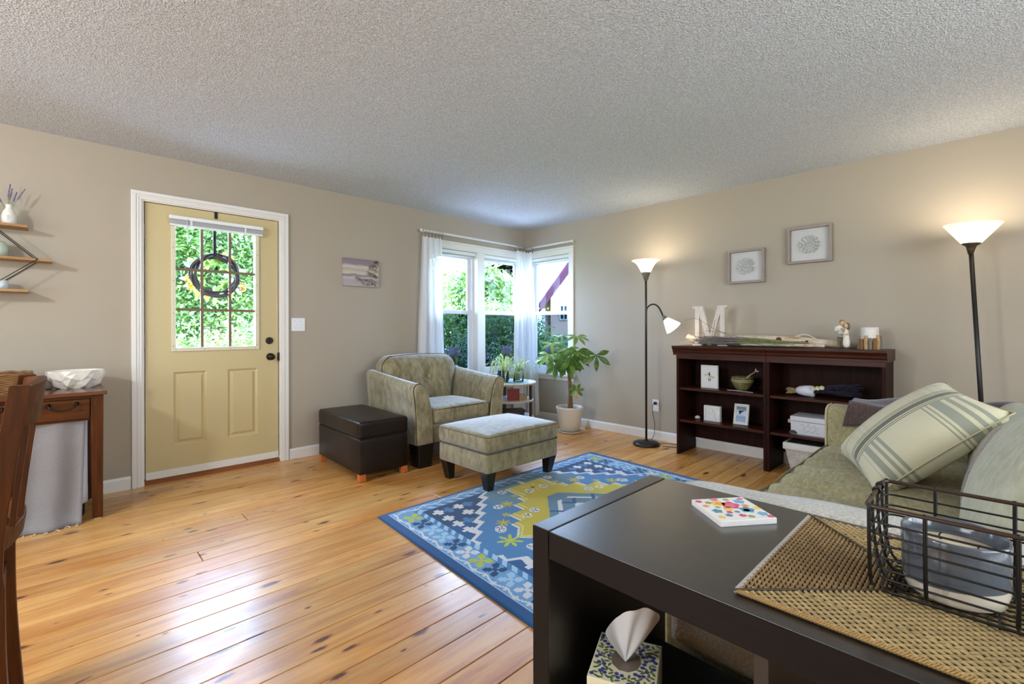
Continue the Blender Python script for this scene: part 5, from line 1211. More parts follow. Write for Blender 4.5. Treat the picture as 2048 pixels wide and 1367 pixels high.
WBX = M('white_painted_box', rgb(216, 216, 222), .6)
MB().box(-.315, -3.475, S2, -.085, -3.222, S2 + .100).build('body', WBX, wb, bev=0.002)
MB().box(-.318, -3.478, S2 + .103, -.082, -3.219, S2 + .140).build('lid', WBX, wb, bev=0.002)
MB().box(-.24, -3.219, S2 + .070, -.16, -3.180, S2 + .098).build('side_handle', WBX, wb, bev=0.004)
MB().prism(oval(-3.238, S2 + .004, .03, .026)[:9], -.3165, -.3152, 'x').build('corner_patch', M('dark_corner', rgb(66, 60, 56), .7), wb)
for i, pts in enumerate((((-3.29, .070), (-3.305, .085), (-3.315, .060), (-3.33, .068), (-3.345, .088), (-3.35, .060), (-3.37, .064), (-3.385, .080), (-3.392, .060), (-3.41, .066)), ((-3.30, .030), (-3.315, .055), (-3.32, .022), (-3.34, .034), (-3.35, .044), (-3.358, .024), (-3.38, .036), (-3.392, .052), (-3.40, .024), (-3.42, .03)))):
    MB().tube([(q.x, q.y, q.z) for q in catmull([(-.3153, y, S2 + z) for y, z in pts], 5)], .0007, 4).build('script_line', GREYI, wb)
kb = T('lidded_basket', 'white lidded basket on the floor inside the right bookcase', 'basket', (-.22, -3.36, 0.0))
BSK = mat_fabric('white_woven', rgb(176, 170, 164), rgb(222, 218, 212), 60, .1, 90, .8, (1, 1, 1))
MB().hexa([(-.31, -3.49, 0), (-.11, -3.49, 0), (-.11, -3.225, 0), (-.31, -3.225, 0)], [(-.34, -3.53, .205), (-.08, -3.53, .205), (-.08, -3.185, .205), (-.34, -3.185, .205)]).build('body', BSK, kb, bev=0.008)
MB().rbox(-.350, -3.545, .195, -.072, -3.172, .250, .010, n=2, rs=2).build('rim', M('white_basket_rim', rgb(224, 222, 218), .8), kb, smooth=True)
MB().box(-.33, -3.52, .246, -.09, -3.195, .251).build('contents', M('basket_dark', rgb(52, 44, 38), .9), kb)
# ------------------------------------------------------------------ curtains and rods
SHEER = mat_sheer('white_sheer_curtain', (0.80, 0.81, 0.83, 1), .30, .07)
RODM = M('white_curtain_rod', rgb(222, 222, 220), .35); RINGM = M('antique_clip_ring', rgb(138, 124, 104), .4, metal=.4)
def rod(name, label, p0, p1, fin0=True, fin1=True):
    r = T(name, label, 'curtain rod', ((p0[0] + p1[0]) / 2, (p0[1] + p1[1]) / 2, p0[2] - .02), 'curtain rods')
    MB().tube([p0, p1], .0125, 14).build('rod', RODM, r, smooth=True)
    d = (V3(p1) - V3(p0)).normalized()
    for p, f, sg in ((p0, fin0, -1), (p1, fin1, 1)):
        if f: ball(V3(p) + d * sg * .012, .018, .018, .018, 12).build('finial', RODM, r, smooth=True)
    wdir = V3((0, 1, 0)) if abs(d.x) > .5 else V3((1, 0, 0))
    for t in (.03, .97):
        q = V3(p0).lerp(V3(p1), t); MB().tube([q, q + wdir * (.085 - .004)], .007, 8).build('bracket', RODM, r)
    return r
RZ = 2.205
rod('curtain_rod', 'white curtain rod over the double window left of the corner', (-1.655, -.085, RZ), (-.100, -.085, RZ), True, False)
rod('curtain_rod', 'white curtain rod over the single window right of the corner', (-.085, -.100, RZ - .018), (-.085, -.850, RZ - .018), False, True)
def curtain(label, a0, a1, b0, b1, axis, zt, zb, folds, nrings, depth, seed, off):
    random.seed(seed); r = T('curtain', label, 'curtain', ((a0 + a1) / 2, -.085, zb) if axis == 'x' else (-.085, (a0 + a1) / 2, zb), 'white sheer curtains')
    ph = random.uniform(0, 6)
    def fn(u, v):
        a = (a0 + (a1 - a0) * u) * (1 - v) + (b0 + (b1 - b0) * u) * v
        dp = depth * (.35 + .65 * min(1, v * 3)) * (math.sin(folds * 2 * PI * u + ph + .8 * math.sin(2.2 * v + u * 3)) + .35 * math.sin(folds * 4.7 * u + 2 * v))
        d = off + dp + .012 * math.sin(3 * v); z = zt + (zb - zt) * v - .006 * math.cos(u * nrings * 2 * PI) * (1 - v) ** 8
        return (a, d, z) if axis == 'x' else (d, a, z)
    MB().surf(fn, 90, 36).build('panel', SHEER, r, smooth=True)
    for k in range(nrings):
        u = k / (nrings - 1); a = a0 + (a1 - a0) * u; zc = zt + .050
        pts = []
        for i in range(14):
            t = 2 * PI * i / 14; o = .021; pts.append((a + .006 * math.sin(t), -.085 + o * math.cos(t), zc + o * math.sin(t)) if axis == 'x' else (-.085 + o * math.cos(t), a + .006 * math.sin(t), zc - .018 * 0 + o * math.sin(t)))
        g = MB().tube(pts, .0024, 6, closed=True).build('clip_ring', RINGM, r, smooth=True)
        c = (a, -.085, zt + .012) if axis == 'x' else (-.085, a, zt + .012)
        MB().rbox(c[0] - .006, c[1] - .006, c[2] - .018, c[0] + .006, c[1] + .006, c[2] + .018, .003, n=1, rs=1).build('clip', RINGM, g)
    return r
curtain('sheer white curtain gathered left of the double window behind the armchair', -1.660, -1.400, -1.735, -1.330, 'x', 2.145, .06, 3.5, 7, .020, 2, -.085)
curtain('sheer white curtain in the corner hanging from the left rod', -.250, -.105, -.300, -.070, 'x', 2.145, .06, 2.5, 5, .018, 4, -.105)
curtain('sheer white curtain in the corner hanging from the right rod', -.120, -.215, -.150, -.335, 'y', 2.127, .06, 2.5, 4, .018, 6, -.105)

# ------------------------------------------------------------------ money tree
mt = T('money_tree', 'potted money tree with palmate green leaves beside the right window', 'plant', (-.352, -1.035, .016))
POTM = M('cream_ceramic_pot', rgb(206, 198, 186), .45)
px, py = -.352, -1.035
MB().lathe([(.104, .020), (.108, .022), (.122, .10), (.138, .20), (.150, .262), (.152, .280), (.146, .284), (.139, .280), (.134, .24)], (px, py, 0), 40, cap1=False).build('pot', POTM, mt, smooth=True)
MB().lathe([(.001, .244), (.07, .250), (.139, .246)], (px, py, 0), 28, cap0=False, cap1=False).build('soil', SOIL, mt, smooth=True)
MB().lathe([(.110, 0), (.128, .004), (.134, .020), (.130, .020), (.122, .008), (.108, .008)], (px, py, .0), 36).thing('plant_saucer', POTM, 'cream saucer under the money tree pot', 'saucer', (px, py, 0), smooth=True)
TRK = M('money_tree_trunk', rgb(112, 84, 52), .8, var=.3, vscale=30, vstretch=(1, 1, .3), bump=.4, bscale=40, bdist=.004)
for k, (dx, dy, tx, ty) in enumerate(((.022, .012, .004, .004), (-.022, -.010, -.006, -.006), (.004, -.026, .006, -.012))):
    MB().tube(catmull([(px + dx, py + dy, .235), (px + dx * .7, py + dy * .7, .34), (px + tx + .006 * math.sin(k * 2), py + ty, .46), (px + tx * .8, py + ty + .010, .60), (px + tx * .6, py + ty + .02, .68)], 6), [.020 - .010 * i / 24 for i in range(25)], 10).build('trunk', TRK, mt, smooth=True)
LEAFM = mat_leaf('money_tree_leaf', rgb(52, 88, 26), rgb(110, 138, 48), .35, 9, .35, .5); LEAFL = mat_leaf('money_tree_leaf_light', rgb(110, 148, 62), rgb(158, 184, 96), .45, 9, .35, .5); LEAFY = mat_leaf('money_tree_leaf_dry', rgb(184, 152, 92), rgb(202, 176, 112), .3, 9)
STM = M('leaf_stalk', rgb(120, 128, 70), .6)
random.seed(14)
def palmate(root, start, hub, face, n, L, W, mats, spread=1.9):
    hub, start = V3(hub), V3(start)
    st = MB().tube(catmull([start, (start + hub) / 2 + V3((0, 0, .03)), hub], 5), .003, 6).build('leaf_stalk', STM, root, smooth=True)
    nrm = V3(face).normalized(); a = nrm.orthogonal().normalized(); b_ = nrm.cross(a)
    down = V3((0, 0, -1)); dn = (down - nrm * down.dot(nrm)); dn = dn.normalized() if dn.length > .05 else a; sd = nrm.cross(dn)
    for k in range(n):
        an = (k - (n - 1) / 2) * (2 * spread / (n - 1)); d = dn * math.cos(an) + sd * math.sin(an)
        ll = L * (1 - .22 * abs(k - (n - 1) / 2) / (n / 2)) * random.uniform(.9, 1.08)
        MB().leaf(hub, d + nrm * .12, nrm, ll, W * random.uniform(.9, 1.1), bend=.30, n=5, fold=.22, shape=.58).build('leaf', mats[k % len(mats)], st, smooth=True)
cmd = (-FWD)
def lp(pxl, z, x):  # point on the plane x = const that shows at picture column pxl
    u = (pxl - 1024) / 937.8; d = FWD + RGT * u; t = (x - CAM.x) / d.x; return (x, CAM.y + d.y * t, z)
top = (px, py + .01, .66)
for (hx, hy, hz, n, L, W, fc, ms) in (
    (-.40, -1.02, .760, 6, .190, .072, (-.6, -.6, .55), (LEAFM,)), (-.46, -.82, .86, 6, .17, .06, (-.5, -.3, .8), (LEAFL, LEAFM)), (-.36, -.78, .98, 5, .15, .05, (-.4, -.4, .8), (LEAFL,)),
    (-.30, -1.36, .865, 5, .185, .060, (-.75, -.6, .25), (LEAFM,)), (-.36, -1.15, .90, 6, .17, .062, (-.5, -.5, .7), (LEAFM,)), (-.30, -1.10, 1.06, 6, .16, .05, (-.3, -.4, .9), (LEAFL, LEAFL)),
    (-.44, -1.13, .80, 5, .17, .06, (-.5, -.7, .5), (LEAFM,)), (-.28, -.94, .92, 6, .17, .055, (-.4, -.3, .85), (LEAFM, LEAFL)), (-.46, -.93, .72, 5, .16, .065, (-.7, -.4, .5), (LEAFM,)),
    (-.22, -1.05, .80, 5, .16, .055, (-.4, -.5, .7), (LEAFM,)), (-.33, -.86, 1.07, 5, .10, .035, (-.3, -.3, .9), (LEAFM,)), (-.40, -.70, .80, 5, .16, .05, (-.5, -.1, .8), (LEAFL,))):
    palmate(mt, top, (hx, hy, hz), fc, n, L, W, ms)
palmate(mt, (px - .004, py - .01, .42), (-.385, -1.155, .475), (-.72, -.62, .20), 7, .098, .040, (LEAFM, LEAFM, LEAFL, LEAFY, LEAFM), 2.6)
MB().lathe([(.034, 0), (.030, .04), (.018, .085), (.004, .105)], (-.085, -1.085, 0), 14).thing('door_stop_cone', M('tan_cone', rgb(196, 180, 150), .7), 'small tan cone standing on the floor behind the plant pot', 'ornament', (-.085, -1.085, 0), smooth=True)

# ------------------------------------------------------------------ lavender pots on the window sills
POTW = M('galvanised_white_pot', rgb(196, 196, 194), .5, var=.12, vscale=30); LAVG = mat_leaf('lavender_leaf', rgb(74, 96, 62), rgb(122, 134, 96), .3, 30); LAVP = mat_leaf('lavender_head', rgb(112, 112, 160), rgb(166, 168, 204), .3, 40)
random.seed(17)
def lav_pot(loc, label):
    r = T('lavender_pot', label, 'plant', loc, 'lavender pots on the window sills'); x, y, z = loc
    MB().lathe([(.030, 0), (.033, .002), (.044, .075), (.046, .088), (.042, .088), (.039, .07)], loc, 24, cap1=True).build('pot', POTW, r, smooth=True)
    lf_ = MB(); fl_ = MB()
    for i in range(90):
        a = random.uniform(0, 6.28); rr = random.uniform(0, .034); b0 = V3((x + rr * math.cos(a), y + rr * math.sin(a), z + .085)); h = random.uniform(.06, .115); tp = b0 + V3((math.cos(a) * rr * 1.1, math.sin(a) * rr * 1.1, h))
        lf_.leaf(b0, tp - b0, (math.cos(a), math.sin(a), .3), h, .007, n=3)
    for i in range(34):
        a = random.uniform(0, 6.28); rr = random.uniform(.004, .036); b0 = V3((x + rr * math.cos(a), y + rr * math.sin(a), z + .13)); tp = b0 + V3((math.cos(a) * rr * 1.0, math.sin(a) * rr * 1.0, random.uniform(.07, .11)))
        lf_.tube([b0, tp], .001, 4)
        for k in range(5): q = b0.lerp(tp, .45 + .55 * k / 4); fl_.lathe([(.0003, -.006), (.0045, 0), (.0003, .007)], q, 5, False, False)
    o = lf_.build('leaves', LAVG, r); o['kind'] = 'stuff'; o = fl_.build('blooms', LAVP, r); o['kind'] = 'stuff'
    return r
lp0 = lav_pot((-1.190, .006, WZ0 + .005), 'pot of lavender on the sill beside the left curtain'); lp0.scale = (1.3, 1.3, 1.42)
dup(lp0, (-.325, .006, WZ0 + .005), 'pot of lavender on the sill behind the spider plant', .9).scale = (1.3, 1.3, 1.42)
dup(lp0, (.006, -.440, WZ0 + .005), 'pot of lavender on the sill behind the money tree', 2.1).scale = (1.3, 1.3, 1.42)

# ------------------------------------------------------------------ three tier side table
st_ = T('tier_table', 'round white three tier side table with dark legs by the window', 'table', (-.87, -.60, 0.0))
TWH = M('white_laminate', rgb(222, 222, 226), .25); TED = M('ply_edge', rgb(186, 164, 138), .5); TLEG = M('dark_walnut_leg', rgb(66, 38, 26), .4)
for z, r_ in ((.548, .300), (.358, .270), (.170, .270)):
    o = MB().lathe([(r_ - .004, z), (r_, z + .003), (r_, z + .017), (r_ - .004, z + .020)], (-.87, -.60, 0), 56).build('tier', TWH, st_, smooth=False)
    MB().lathe([(r_ + .0006, z + .002), (r_ + .0006, z + .015)], (-.87, -.60, 0), 56, False, False).build('edge_band', TED, o)
for a in (-1.05, 1.04, 3.13): 
    c, s_ = math.cos(a), math.sin(a); q = V3((-.87 + .245 * c, -.60 + .245 * s_, 0)); t_ = V3((-s_, c, 0)) * .020; n_ = V3((c, s_, 0)) * .013
    MB().hexa([q - t_ - n_, q + t_ - n_, q + t_ + n_, q - t_ + n_], [q - t_ - n_ + V3((0, 0, .548)), q + t_ - n_ + V3((0, 0, .548)), q + t_ + n_ + V3((0, 0, .548)), q - t_ + n_ + V3((0, 0, .548))]).build('leg', TLEG, st_, bev=0.002)
TT = .568
MB().box(-.15, -.15, 0, .15, .15, .004).xf(Matrix.Translation((-.83, -.62, TT)) @ Matrix.Rotation(.6, 4, 'Z')).thing('table_mat', M('teal_striped_mat', rgb(122, 150, 160), .8), 'thin blue grey mat on the white side table', 'mat', (-.83, -.62, TT))
sp1 = T('spider_plant', 'spider plant with long striped leaves in a teal glazed pot', 'plant', (-.975, -.62, TT + .004))
TEAL_ = M('teal_glaze', rgb(22, 58, 72), .18, var=.3, vscale=14)
MB().lathe([(.045, 0), (.050, .004), (.068, .04), (.072, .07), (.064, .105), (.060, .118), (.066, .126), (.060, .128), (.054, .11)], (-.975, -.62, TT + .004), 32, cap1=True).build('pot', TEAL_, sp1, smooth=True)
SPL = mat_leaf('spider_leaf', rgb(138, 164, 86), rgb(192, 206, 140), .4, 20); SPS = mat_leaf('spider_leaf_stripe', rgb(226, 230, 190), rgb(240, 240, 214), .4, 20)
random.seed(23)
def strap_leaf(parent, base, a, L, rise, W=.013):
    b = MB(); st = MB(); n = 12; base = V3(base); d = V3((math.cos(a), math.sin(a), 0)); sd = V3((-d.y, d.x, 0)); pts = []
    for i in range(n + 1):
        t = i / n; pts.append(base + d * (L * (1 - (1 - t) ** 1.5) * .95) + V3((0, 0, rise * math.sin(min(1, t * 1.15) * PI * .82) - (.10 + L * .35) * t ** 3)))
    vs = []; vs2 = []
    for i, p in enumerate(pts):
        w_ = W * .5 * (1 - (i / n) ** 2.5) + .0008; vs += [p - sd * w_, p + sd * w_]; vs2 += [p - sd * w_ * .35 + V3((0, 0, .0006)), p + sd * w_ * .35 + V3((0, 0, .0006))]
    fs = [(2 * i, 2 * i + 1, 2 * i + 3, 2 * i + 2) for i in range(n)]
    o = b.add(vs, fs).build('leaf', SPL, parent, smooth=True); st.add(vs2, fs).build('stripe', SPS, o, smooth=True)
for k in range(26): strap_leaf(sp1, (-.975 + random.uniform(-.02, .02), -.62 + random.uniform(-.02, .02), TT + .12), 2 * PI * k / 26 + random.uniform(-.2, .2), random.uniform(.18, .36), random.uniform(.08, .21))
rn = [(-.975, -.62, TT + .13), (-1.08, -.70, TT + .22), (-1.22, -.80, TT + .23), (-1.33, -.90, TT + .15), (-1.362, -.93, TT + .06)]
MB().tube(catmull(rn, 6), .0016, 5).build('runner', SPL, sp1)
for k in range(8): a = k * PI / 4; MB().leaf(rn[-1], (math.cos(a), math.sin(a), .1), (0, 0, 1), .035, .006, n=3, bend=.6).build('plantlet_leaf', SPL, sp1)
rn = [(-.86, -.62, TT + .13), (-.70, -.72, TT + .16), (-.60, -.80, TT + .10), (-.57, -.84, TT + .01)]
gj = T('glass_jar_plant', 'clear glass jar holding a leafy cutting on the side table', 'plant', (-.845, -.72, TT + .004))
MB().lathe([(.050, 0), (.055, .003), (.058, .05), (.058, .125), (.052, .140), (.049, .140), (.055, .122), (.055, .05), (.050, .006)], (-.845, -.72, TT + .004), 30).build('jar', mat_glass('jar_glass', (.92, .96, .95, 1), .18), gj, smooth=True)
for k in range(16): strap_leaf(gj, (-.845 + random.uniform(-.02, .02), -.72 + random.uniform(-.02, .02), TT + .11), 2 * PI * k / 16 + random.uniform(-.3, .3), random.uniform(.14, .30), random.uniform(.06, .20), .015)
MB().lathe([(.030, 0), (.034, .002), (.040, .085), (.037, .085), (.032, .008)], (-.725, -.575, TT + .004), 24).thing('green_tumbler', M('olive_ceramic', rgb(150, 150, 92), .35), 'small olive green cup behind the glass jar on the side table', 'cup', (-.725, -.575, TT + .004), smooth=True)
rb = T('red_book', 'red book standing on the middle tier of the side table', 'book', (-.95, -.72, .378))
Rb = Matrix.Translation((-.93, -.74, .378)) @ Matrix.Rotation(math.radians(-38), 4, 'Z')
MB().box(-.075, -.011, 0, .055, -.008, .125).box(-.075, .008, 0, .055, .011, .125).box(.052, -.011, 0, .056, .011, .125).xf(Rb).build('cover', M('red_cover', rgb(132, 26, 22), .5), rb); MB().box(-.072, -.008, .004, .052, .008, .121).xf(Rb).build('pages', M('page_edges', rgb(220, 212, 196), .9), rb)
MB().rbox(-.060, -.04, 0, .060, .04, .052, .004, n=1, rs=1).xf(Matrix.Translation((-.80, -.71, .378)) @ Matrix.Rotation(math.radians(-20), 4, 'Z')).thing('wood_box', wood('tan_small_box', rgb(164, 128, 86), rgb(196, 162, 116), .5, 'x'), 'small tan wooden box on the middle tier of the side table', 'box', (-.80, -.71, .378))
pz = T('puzzle_box', 'dark red puzzle box on the lowest tier of the side table', 'box', (-.92, -.68, .190))
Rp = Matrix.Translation((-.92, -.70, .190)) @ Matrix.Rotation(math.radians(-34), 4, 'Z')
MB().box(-.115, -.08, 0, .115, .08, .064).xf(Rp).build('lid', M('puzzle_red', rgb(122, 22, 20), .4), pz, bev=0.002); MB().box(.060, -.0815, .001, .1165, .0815, .0655).xf(Rp).build('dark_end', M('puzzle_dark', rgb(26, 16, 18), .4), pz)
text_mesh('PUZZLE', .030, Rp @ V3((-.005, -.0806, .032)), Rp.to_3x3() @ V3((1, 0, 0)), (0, 0, 1), .0008).build('lettering', M('gold_print', rgb(206, 160, 84), .5), pz)
MB().box(-.10, -.09, 0, .12, .09, .020).xf(Matrix.Translation((-.90, -.69, .2545)) @ Matrix.Rotation(math.radians(-30), 4, 'Z')).thing('thin_dark_box', M('black_box', rgb(22, 20, 22), .4), 'thin black box lying on top of the puzzle box', 'box', (-.90, -.69, .2545))

# ------------------------------------------------------------------ soft goods on the sofa
def mat_pillow():
    m, nt, out = newmat('striped_pillow'); uv = nd(nt, 'ShaderNodeUVMap'); sp = nd(nt, 'ShaderNodeSeparateXYZ'); nt.links.new(uv.outputs[0], sp.inputs[0])
    CR, G1, G2, G3 = rgb(204, 197, 166), rgb(92, 94, 80), rgb(142, 146, 132), rgb(166, 168, 146)
    def bands(sock, col, lst):
        st = [(0.0, (0, 0, 0, 1))]
        for a, b in lst: st += [(a, (1, 1, 1, 1)), (b, (0, 0, 0, 1))]
        return ramp(nt, sock, st, 'CONSTANT')
    cur = CR
    def lay(cur, fac, col, k=1.0):
        x = nd(nt, 'ShaderNodeMix', data_type='RGBA'); nt.links.new(mathn(nt, 'MULTIPLY', fac, k), x.inputs[0])
        if isinstance(cur, tuple): x.inputs[6].default_value = cur
        else: nt.links.new(cur, x.inputs[6])
        x.inputs[7].default_value = col; return x.outputs[2]
    U, Vv = sp.outputs[0], sp.outputs[1]; half = mathn(nt, 'MULTIPLY_ADD', mathn(nt, 'LESS_THAN', U, .36), .75, .15)
    cur = lay(cur, bands(Vv, None, [(.12, .125), (.15, .20), (.23, .255), (.28, .305)]), G2, half)
    cur = lay(cur, bands(Vv, None, [(.66, .67), (.69, .70), (.72, .79), (.82, .85), (.88, .91)]), G2, half)
    cur = lay(cur, bands(U, None, [(.36, .372), (.39, .402), (.42, .485), (.505, .517), (.532, .544), (.74, .75), (.78, .788)]), G1, .92)
    f = noisen(nt, coords(nt), 300, 2)
    prin(nt, out, cur, .9, 0, .2, bumpn(nt, f, .35, .002), sheen=.2); return m
def pillow(name, label, mat, c, ux, vx, w_, h_, th, group=None, seed=1, n=22, seam=None):
    U = V3(ux).normalized(); N = U.cross(V3(vx)).normalized(); Vd = N.cross(U); c = V3(c); random.seed(seed)
    def pt(u, v, sg):
        a, b = 2 * u - 1, 2 * v - 1
        e = max(0, (1 - a * a)) * max(0, (1 - b * b)); t = th * .5 * (e ** .42)
        pinch = 1 - .07 * (1 - abs(a)) * abs(b) ** 3 * 0 ; k1 = 1 - .075 * (1 - b * b) * abs(a) ** 3; k2 = 1 - .075 * (1 - a * a) * abs(b) ** 3
        wr_ = .010 * math.sin(7 * a + 5 * b * b + seed) * math.exp(-3 * e) * e
        return c + U * (a * w_ / 2 * k1) + Vd * (b * h_ / 2 * k2) + N * sg * (t + wr_)
    vs = [pt(i / n, j / n, 1) for j in range(n + 1) for i in range(n + 1)] + [pt(i / n, j / n, -1) for j in range(n + 1) for i in range(n + 1)]
    W = n + 1; o = W * W; fs = []
    for j in range(n):
        for i in range(n): a = j * W + i; fs += [(a, a + 1, a + W + 1, a + W), (a + o, a + W + o, a + W + 1 + o, a + 1 + o)]
    r = T(name, label, 'pillow', c - V3((0, 0, th / 2)), group)
    ob = MB().add(vs, fs).build('cover', mat, r, smooth=True)
    m_ = ob.modifiers.new('w', 'WELD'); m_.merge_threshold = .0008
    uvl = ob.data.uv_layers.new(name='UVMap'); L = ob.data.loops
    for li in range(len(L)):
        vi = L[li].vertex_index % o; uvl.data[li].uv = ((vi % W) / n, (vi // W) / n)
    if seam:
        pts = [pt(i / n, j, 1) for i, j in []]
        edge = [pt(i / n, 0, 1) for i in range(n + 1)] + [pt(1, j / n, 1) for j in range(1, n + 1)] + [pt(1 - i / n, 1, 1) for i in range(1, n + 1)] + [pt(0, 1 - j / n, 1) for j in range(1, n)]
        MB().tube(edge, .0035, 6, closed=True).build('seam_welt', seam, r, smooth=True)
    return r
pillow('throw_pillow', 'cream throw pillow with grey green stripes on the sofa', mat_pillow(), (-1.70, -4.085, .662), (.90, .42, .12), (-.08, -.80, .58), .52, .57, .235, seed=4, seam=M('cream_welt', rgb(176, 168, 138), .9))
BROWN = mat_fabric('brown_blanket', rgb(66, 52, 48), rgb(96, 80, 74), 70, .4, 300, .4, (1, 1, 1))
KNIT = mat_fabric('taupe_knit', rgb(116, 98, 88), rgb(176, 160, 148), 120, .2, 120, .9, (1, 1, 1)); CRKN = mat_fabric('cream_knit', rgb(158, 152, 138), rgb(206, 202, 192), 130, .2, 110, 1.0, (1, 1, 1))
pillow('knit_pillow', 'taupe knit pillow tucked between the back cushions', KNIT, (-2.03, -4.335, .61), (.98, .1, 0), (0, -.32, .95), .26, .38, .12, seed=7)
def blanket(u, v):  # over the far arm and along the top of the sofa back
    y = -3.74 - .80 * u; x = -1.04 + .20 * v
    hump = .012 * math.sin(14 * u + 4 * v) + .010 * math.sin(9 * v + 3 * u)
    if v < .38: t = v / .38; return (-1.102 - .012 * math.sin(8 * u), y + .03 * (1 - t), .56 + .05 * u * 2 + (.128 - .1 * u) * t + hump * .4 + .0)
    t = (v - .38) / .62; return (-1.098 + .21 * t, y, .702 + .05 * u + hump)
bt = T('brown_blanket', 'brown blanket draped over the far sofa arm', 'blanket', (-1.0, -4.1, .56))
MB().surf(blanket, 40, 24).build('drape', BROWN, bt, smooth=True, solid=.012)
def blanket2(u, v):
    x = -1.06 - 1.0 * u; z = [.70, .80, .845, .815, .72][min(4, int(v * 4))]; t = v * 4 - int(min(3.999, v * 4)); zs_ = [.70, .80, .842, .82, .66]; i = min(3, int(v * 4)); t = v * 4 - i; z = zs_[i] * (1 - t) + zs_[i + 1] * t
    y = -4.40 - .36 * v; return (x, y, z + .010 * math.sin(12 * u + 3 * v) - .02 * u)
MB().surf(blanket2, 36, 20).build('drape', BROWN, bt, smooth=True, solid=.012)
def throw_near(u, v):  # cream knit throw over the near arm
    y = -3.665 - .95 * u; path = [(-3.1305, .215), (-3.1345, .40), (-3.1365, .58), (-3.133, .640), (-3.105, .662), (-3.03, .658), (-2.955, .645), (-2.925, .60), (-2.92, .52)]
    i = min(len(path) - 2, int(v * (len(path) - 1))); t = v * (len(path) - 1) - i; x = path[i][0] * (1 - t) + path[i + 1][0] * t; z = path[i][1] * (1 - t) + path[i + 1][1] * t
    if z > .62: z += .002 * math.sin(22 * u) - .006 + .050 * min(1, u * 1.2)
    return (x, y, z)
th_ = T('knit_throw', 'cream knitted throw over the near sofa arm beside the table', 'blanket', (-3.03, -4.2, .215))
MB().surf(throw_near, 40, 40).build('drape', CRKN, th_, smooth=True, solid=.012)

# ------------------------------------------------------------------ things on and in the console table
TB = .699
fc_ = T('floral_notebook', 'square floral notebook lying on the console table', 'notebook', (-3.31, -3.90, TB))
A_, B_, C_, D_ = (-3.318, -3.812), (-3.208, -3.893), (-3.292, -3.999), (-3.402, -3.918)
MB().hexa([(p[0], p[1], TB) for p in (A_, D_, C_, B_)], [(p[0], p[1], TB + .013) for p in (A_, D_, C_, B_)]).build('pages', M('notebook_white', rgb(232, 228, 226), .6), fc_, bev=0.001)
random.seed(8)
def on_cover(u, v): a = V3((A_[0], A_[1], 0)); return a + (V3((B_[0], B_[1], 0)) - a) * u + (V3((D_[0], D_[1], 0)) - a) * v
FLC = {n: M('print_' + n, c, .6, var=.2, vscale=120) for n, c in (('pink', rgb(214, 84, 120)), ('rose', rgb(226, 120, 150)), ('yellow', rgb(238, 196, 90)), ('orange', rgb(236, 150, 90)), ('teal', rgb(92, 148, 164)), ('blue', rgb(120, 176, 200)), ('green', rgb(150, 170, 96)))}
for (u, v, r_, col) in ((.55, .36, .026, 'pink'), (.545, .37, .015, 'rose'), (.38, .26, .020, 'yellow'), (.38, .27, .010, 'orange'), (.42, .52, .014, 'yellow'), (.72, .60, .020, 'teal'), (.70, .62, .010, 'blue'), (.80, .22, .016, 'blue'), (.40, .06, .012, 'rose'), (.18, .58, .014, 'teal'), (.50, .82, .010, 'pink'), (.88, .80, .014, 'blue'), (.94, .92, .009, 'pink'), (.08, .12, .010, 'pink'), (.22, .20, .010, 'green'), (.28, .78, .010, 'teal'), (.10, .34, .009, 'orange'), (.62, .88, .010, 'green'), (.93, .55, .010, 'yellow'), (.62, .10, .009, 'green'), (.28, .42, .008, 'green'), (.36, .66, .009, 'pink'), (.12, .84, .010, 'yellow'), (.50, .66, .008, 'teal'), (.80, .42, .010, 'orange'), (.9, .1, .009, 'rose')):
    w0 = random.uniform(0, 6); zz = TB + .0134 + (.0003 if col in ('rose', 'orange') else 0); k_ = .80 * r_ / .135
    pts_ = [on_cover(min(.99, max(.01, u + k_ * (1 + .16 * math.sin(5 * t + w0)) * math.cos(t))), min(.99, max(.01, v + k_ * (1 + .16 * math.sin(5 * t + w0)) * math.sin(t)))) for t in [2 * PI * i / 20 for i in range(20)]]
    poly = [(q.x, q.y) for q in pts_]
    MB().prism(poly, zz - .0003, zz, 'z').build('printed_flower', FLC[col], fc_)
# woven placemat: twisted strands in three mitred fields
pm = T('woven_placemat', 'woven seagrass placemat on the console table', 'placemat', (-3.425, -4.28, TB))
SEA = M('seagrass', rgb(140, 112, 72), .5, var=.3, vscale=60); SEAD = M('seagrass_dark', rgb(62, 50, 30), .8, var=.3, vscale=60); SEAL = M('seagrass_light', rgb(166, 142, 96), .5, var=.25, vscale=60)
PX0, PX1, PY1, PY0 = -3.652, -3.200, -4.040, -4.70
MB().box(PX0 + .004, PY0, TB, PX1 - .004, PY1 - .004, TB + .0022).build('backing', SEAD, pm)
def strand(fixed, a, b, along, ph, amp=.0023, r=.0031):
    n = max(4, int((b - a) / .0075)); pts = []
    for i in range(n + 1):
        t = a + (b - a) * i / n; z = TB + .0042 + amp * (1 if (i + ph) % 2 else -1)
        pts.append((fixed, t, z) if along == 'y' else (t, fixed, z))
    return pts
def weave(name, mat, lines):
    b = MB()
    for pts in lines: b.tube(pts, .0029, 5)
    o = b.build(name, mat, pm, smooth=True); o['kind'] = 'stuff'; return o
mid = (PX0 + PX1) / 2; L1, L2, L3 = [], [], []
k = 0; y = PY1 - .006
while y > PY1 - .235:          # field at the short end: strands along x
    d = PY1 - y; L1.append(strand(y, PX0 + d + .002, PX1 - d - .002, 'x', k)); y -= .0072; k += 1
x = PX0 + .008; k = 0
